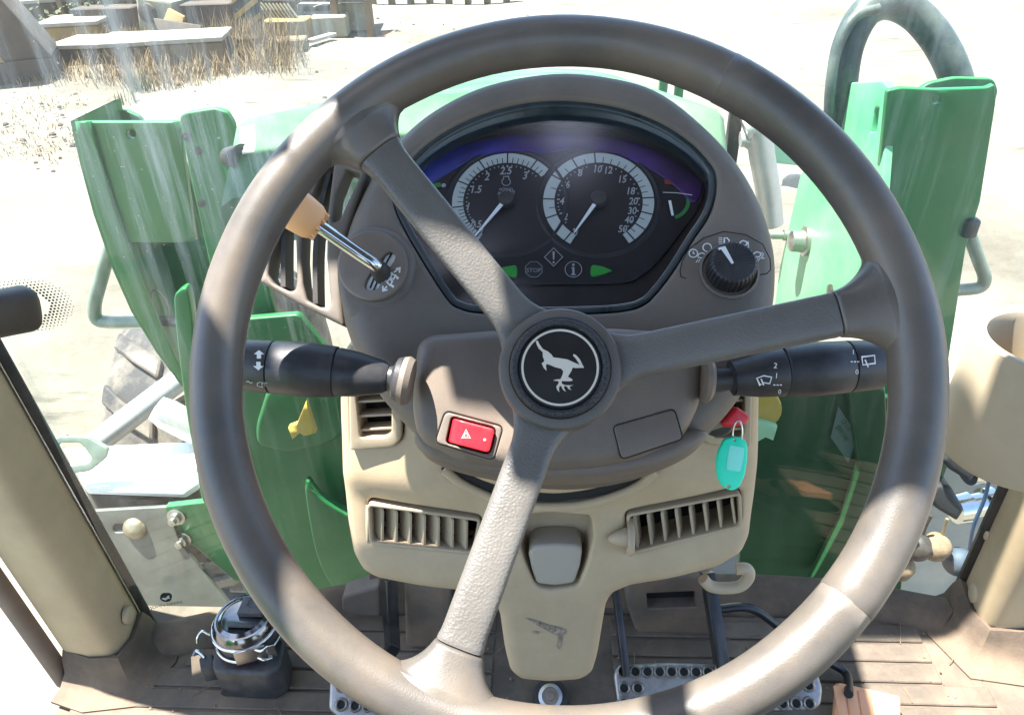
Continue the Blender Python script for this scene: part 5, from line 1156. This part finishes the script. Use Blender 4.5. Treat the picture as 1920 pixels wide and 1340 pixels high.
mk('casting_boss', MB().lathe(a+d*.35+Vector((0, 0, .45)), -q, [(.16, 0), (.16, .08), (.1, .1), (0, .1)], 20, caps=False), rust_m, gc, 40)
for k, (px, py, w_, hgt, ln, m_, lab) in enumerate(((282, 98, .5, .62, .35, ochre_m, 'faded yellow plate leaning beside the cream casting'), (316, 104, .62, .5, -.3, rust_m, 'dark brown plate leaning right of the faded yellow one'))):
    a = G(px, py); t = thing('leaning_plate', lab, 'plate', a)
    mk('plate_sheet', MB().prism([a, a+d*w_, a+d*(w_+ln*.3)+Vector((0, 0, hgt*.8))+q*.25, a+d*ln+Vector((0, 0, hgt))+q*.25], q*.06), m_, t, 20, bev=.01)
hz_ = thing('hazard_board', 'board with black and yellow diagonal stripes under the bench', 'board', G(475, 86))
a, b = G(452, 84), G(500, 86); db = (b-a).normalized(); L0 = (b-a).length
mk('board', MB().prism([a, b, b+Vector((0, 0, .80)), a+Vector((0, 0, .80))], Vector((-db.y, db.x, 0))*.04), hazb_m, hz_, 20)
plz = Pl(a, (db.y, -db.x, 0), db)
mb = MB()
for k in range(4):
    y0 = .0+k*.24; mb.poly(plz, [(0, y0-.1), (L0, y0+.18), (L0, y0+.27), (0, y0-.01)] if k else [(0, .0), (L0, .18), (L0, .27), (0, .06)], .003)
mk('yellow_stripe', mb, ochre_m, hz_, 0)
gr = thing('steel_grille', 'pale steel bar grille leaning behind the yellow box', 'grille', G(535, 78))
a, b = G(505, 76), G(566, 78); db = (b-a).normalized(); L0 = (b-a).length; plz = Pl(a, (db.y, -db.x, 0), db)
mk('grille_back', MB().prism([a, b, b+Vector((0, 0, .62)), a+Vector((0, 0, .62))], Vector((-db.y, db.x, 0))*.03), rust_m, gr, 20)
for k in range(9):
    s0 = k*L0/9; mk('bar', MB().box(plz.w(s0+.06, .40, .02), .025, .45, .03, (plz.x*.8+plz.y*.6), (plz.y*.8-plz.x*.6), plz.n), cream_m, gr, 20)
slab('yellow_box', 'faded yellow steel box standing in the weeds', 'box', 497, 84, 578, 82, .5, .36, ochre_m, None)
slab('yellow_box', 'small cream box on the ground behind the faded yellow one', 'box', 552, 66, 572, 65, .3, .42, cream_m, None)
slab('white_tank', 'white flat topped tank between the bench posts', 'tank', 560, 60, 634, 58, .9, .34, whit_m, slabt_m)
slab('white_tank', 'white drum shaped tank beside the last bench post', 'tank', 642, 60, 690, 58, .9, .46, cream_m, whit_m)
pk_ = thing('loose_plank', 'pale loose plank lying in the bench shadow', 'plank', G(600, 82))
a, b = G(588, 88), G(622, 78); db = (b-a).normalized(); mk('plank', MB().box((a+b)/2+Vector((0, 0, .10)), (b-a).length*1.3, .16, .05, db, Vector((-db.y, db.x, 0))), slabt_m, pk_, 20, bev=.01)
for px0, px1, py, back, h, m_, mt, lab in (
    (150, 262, 74, .5, .50, rust_m, None, 'dark rusty box in the gap between the trestle and the cream casting'),
    (352, 446, 78, .5, .58, rust_m, None, 'long dark box under the middle of the bench'),
    (196, 300, 108, .5, .22, ochre_m, slabt_m, 'thin ochre block with a pale lid behind the low front row'),
    (318, 408, 110, .4, .20, wood_m, None, 'brown timber block lying behind the right-hand pale slab'),
    (440, 492, 106, .4, .26, rust_m, None, 'dark rusty block half hidden in the dry grass'),
    (500, 572, 100, .4, .18, wood_m, None, 'low brown timber block in front of the faded yellow box'),
    (586, 652, 74, .5, .34, cream_m, None, 'cream crate in the shade under the bench end'),
    (400, 480, 44, .6, .55, ochre_m, slabt_m, 'ochre crate with a pale lid behind the bench'),
    (500, 600, 40, .6, .45, rust_m, slabt_m, 'dark crate with a pale lid behind the bench end'),
    (150, 300, 40, .6, .50, rust_m, slabt_m, 'wide dark crate with a pale lid behind the left half of the bench')):
    slab('scrap_block', lab, 'scrap block', px0, py, px1, py-3, back, h, m_, mt)
# far fence
fA, fB = G(700, 10), G(950, 4)
fe = thing('yard_fence', 'low timber fence along the far edge of the track', 'fence', fA)
d2 = (fB-fA); L2 = d2.length; d2.normalize(); q2 = Vector((-d2.y, d2.x, 0))
for k in range(8): mk('post', MB().box(fA+d2*(L2*k/7)+Vector((0, 0, .45)), .14, .14, .95, d2, q2), wood_m, fe, 20, bev=.01, seg=1)
for z in (.35, .75): mk('rail', MB().box(fA+d2*(L2/2)+Vector((0, 0, z))-q2*.09, L2, .05, .16, d2, q2), wood_m, fe, 20)
# weeds
sb = MB()
rnd0 = random.Random(11)
def scrub(mb, c, n, h, spread):
    for _ in range(n):
        a = rnd0.random()*2*pi; r = spread*sqrt(rnd0.random()); z = h*rnd0.random()**1.3; p = c+Vector((r*cos(a), r*sin(a), z)); s = .035+.05*rnd0.random()
        d1 = Vector((rnd0.uniform(-1, 1), rnd0.uniform(-1, 1), rnd0.uniform(-.3, 1))).normalized(); d2_ = d1.orthogonal().normalized()
        mb.add([p-d1*s, p+d2_*s*.5, p+d1*s, p-d2_*s*.5], [(0, 1, 2, 3)])
for k in range(120): scrub(sb, G(rnd0.uniform(30, 470), rnd0.uniform(26, 58)), 60, .55, .7)
mk('gap_fill_scrub', sb, bush_m, None, 0, kind='stuff', fixn=False)  # dark mass added to darken the gaps between the scrap
rnd = random.Random(3)
def grass(mb, c, n, h, spread, lean=.5):
    for _ in range(n):
        a = rnd.random()*2*pi; r = spread*sqrt(rnd.random()); p = c+Vector((r*cos(a), r*sin(a), -.02)); hh = h*(.4+.8*rnd.random())
        a2 = rnd.random()*2*pi; t = Vector((cos(a2), sin(a2), 0)); tip = p+t*hh*lean*rnd.random()+Vector((0, 0, hh)); s = Vector((-t.y, t.x, 0))*.0035*(1+rnd.random())
        m = p.lerp(tip, .55)+Vector((0, 0, hh*.08)); mb.add([p-s, p+s, m+s*.7, m-s*.7, tip], [(0, 1, 2, 3), (3, 2, 4)])
mb = MB()
for x in range(110, 740, 9):
    for y in (70, 84, 100, 116, 134):
        if rnd.random() < .7 and (x < 560 or y < 60): grass(mb, G(x+rnd.uniform(-8, 8), y+rnd.uniform(-6, 6)), 26, .30, .4, .9)
for _ in range(60): grass(mb, G(rnd.uniform(410, 540), rnd.uniform(60, 118)), 34, .55, .4, .6)
for _ in range(120): grass(mb, G(rnd.uniform(20, 380), rnd.uniform(128, 160)), 26, .16, .4, 1.0)
for _ in range(160): grass(mb, G(rnd.uniform(-20, 330), rnd.uniform(165, 300)), 12, .045, .35, 2.)
mk('dry_weeds', mb, weed_m, None, 0, kind='stuff', fixn=False)
for lab, x, y, hgt, n_ in (('small green scrub plant alone on the sand before the slabs', 266, 172, .30, 90), ('spindly scrub plant nearest the left mast', 240, 195, .22, 26)):
    mb = MB(); grass(mb, G(x, y), n_, hgt, .16, .7); o = mk('scrub_plant', mb, bush_m, None, 0, fixn=False); tag(o, lab, 'plant')
mb = MB()
for _ in range(16): grass(mb, G(rnd.uniform(0, 110), rnd.uniform(6, 30)), 60, .9, .5, .5)
o = mk('scrub_bush', mb, bush_m, None, 0, fixn=False); tag(o, 'olive green bushes behind the yard at the top left corner', 'bush')
mb = MB()
for _ in range(130):
    x = rnd.uniform(0, 1000); y = rnd.uniform(130, 330) if x < 700 else rnd.uniform(20, 110); c = G(x, y); r = .015+.035*rnd.random()**2
    mb.lathe(c+Vector((0, 0, -.3*r)), (rnd.uniform(-.3, .3), rnd.uniform(-.3, .3), 1), [(0, -.1*r), (r, 0), (r*.9, r*.4), (r*.4, r*.8), (0, r*.85)], 6, caps=False)
mk('stones', mb, rust_m, None, 0, kind='stuff', fixn=False)
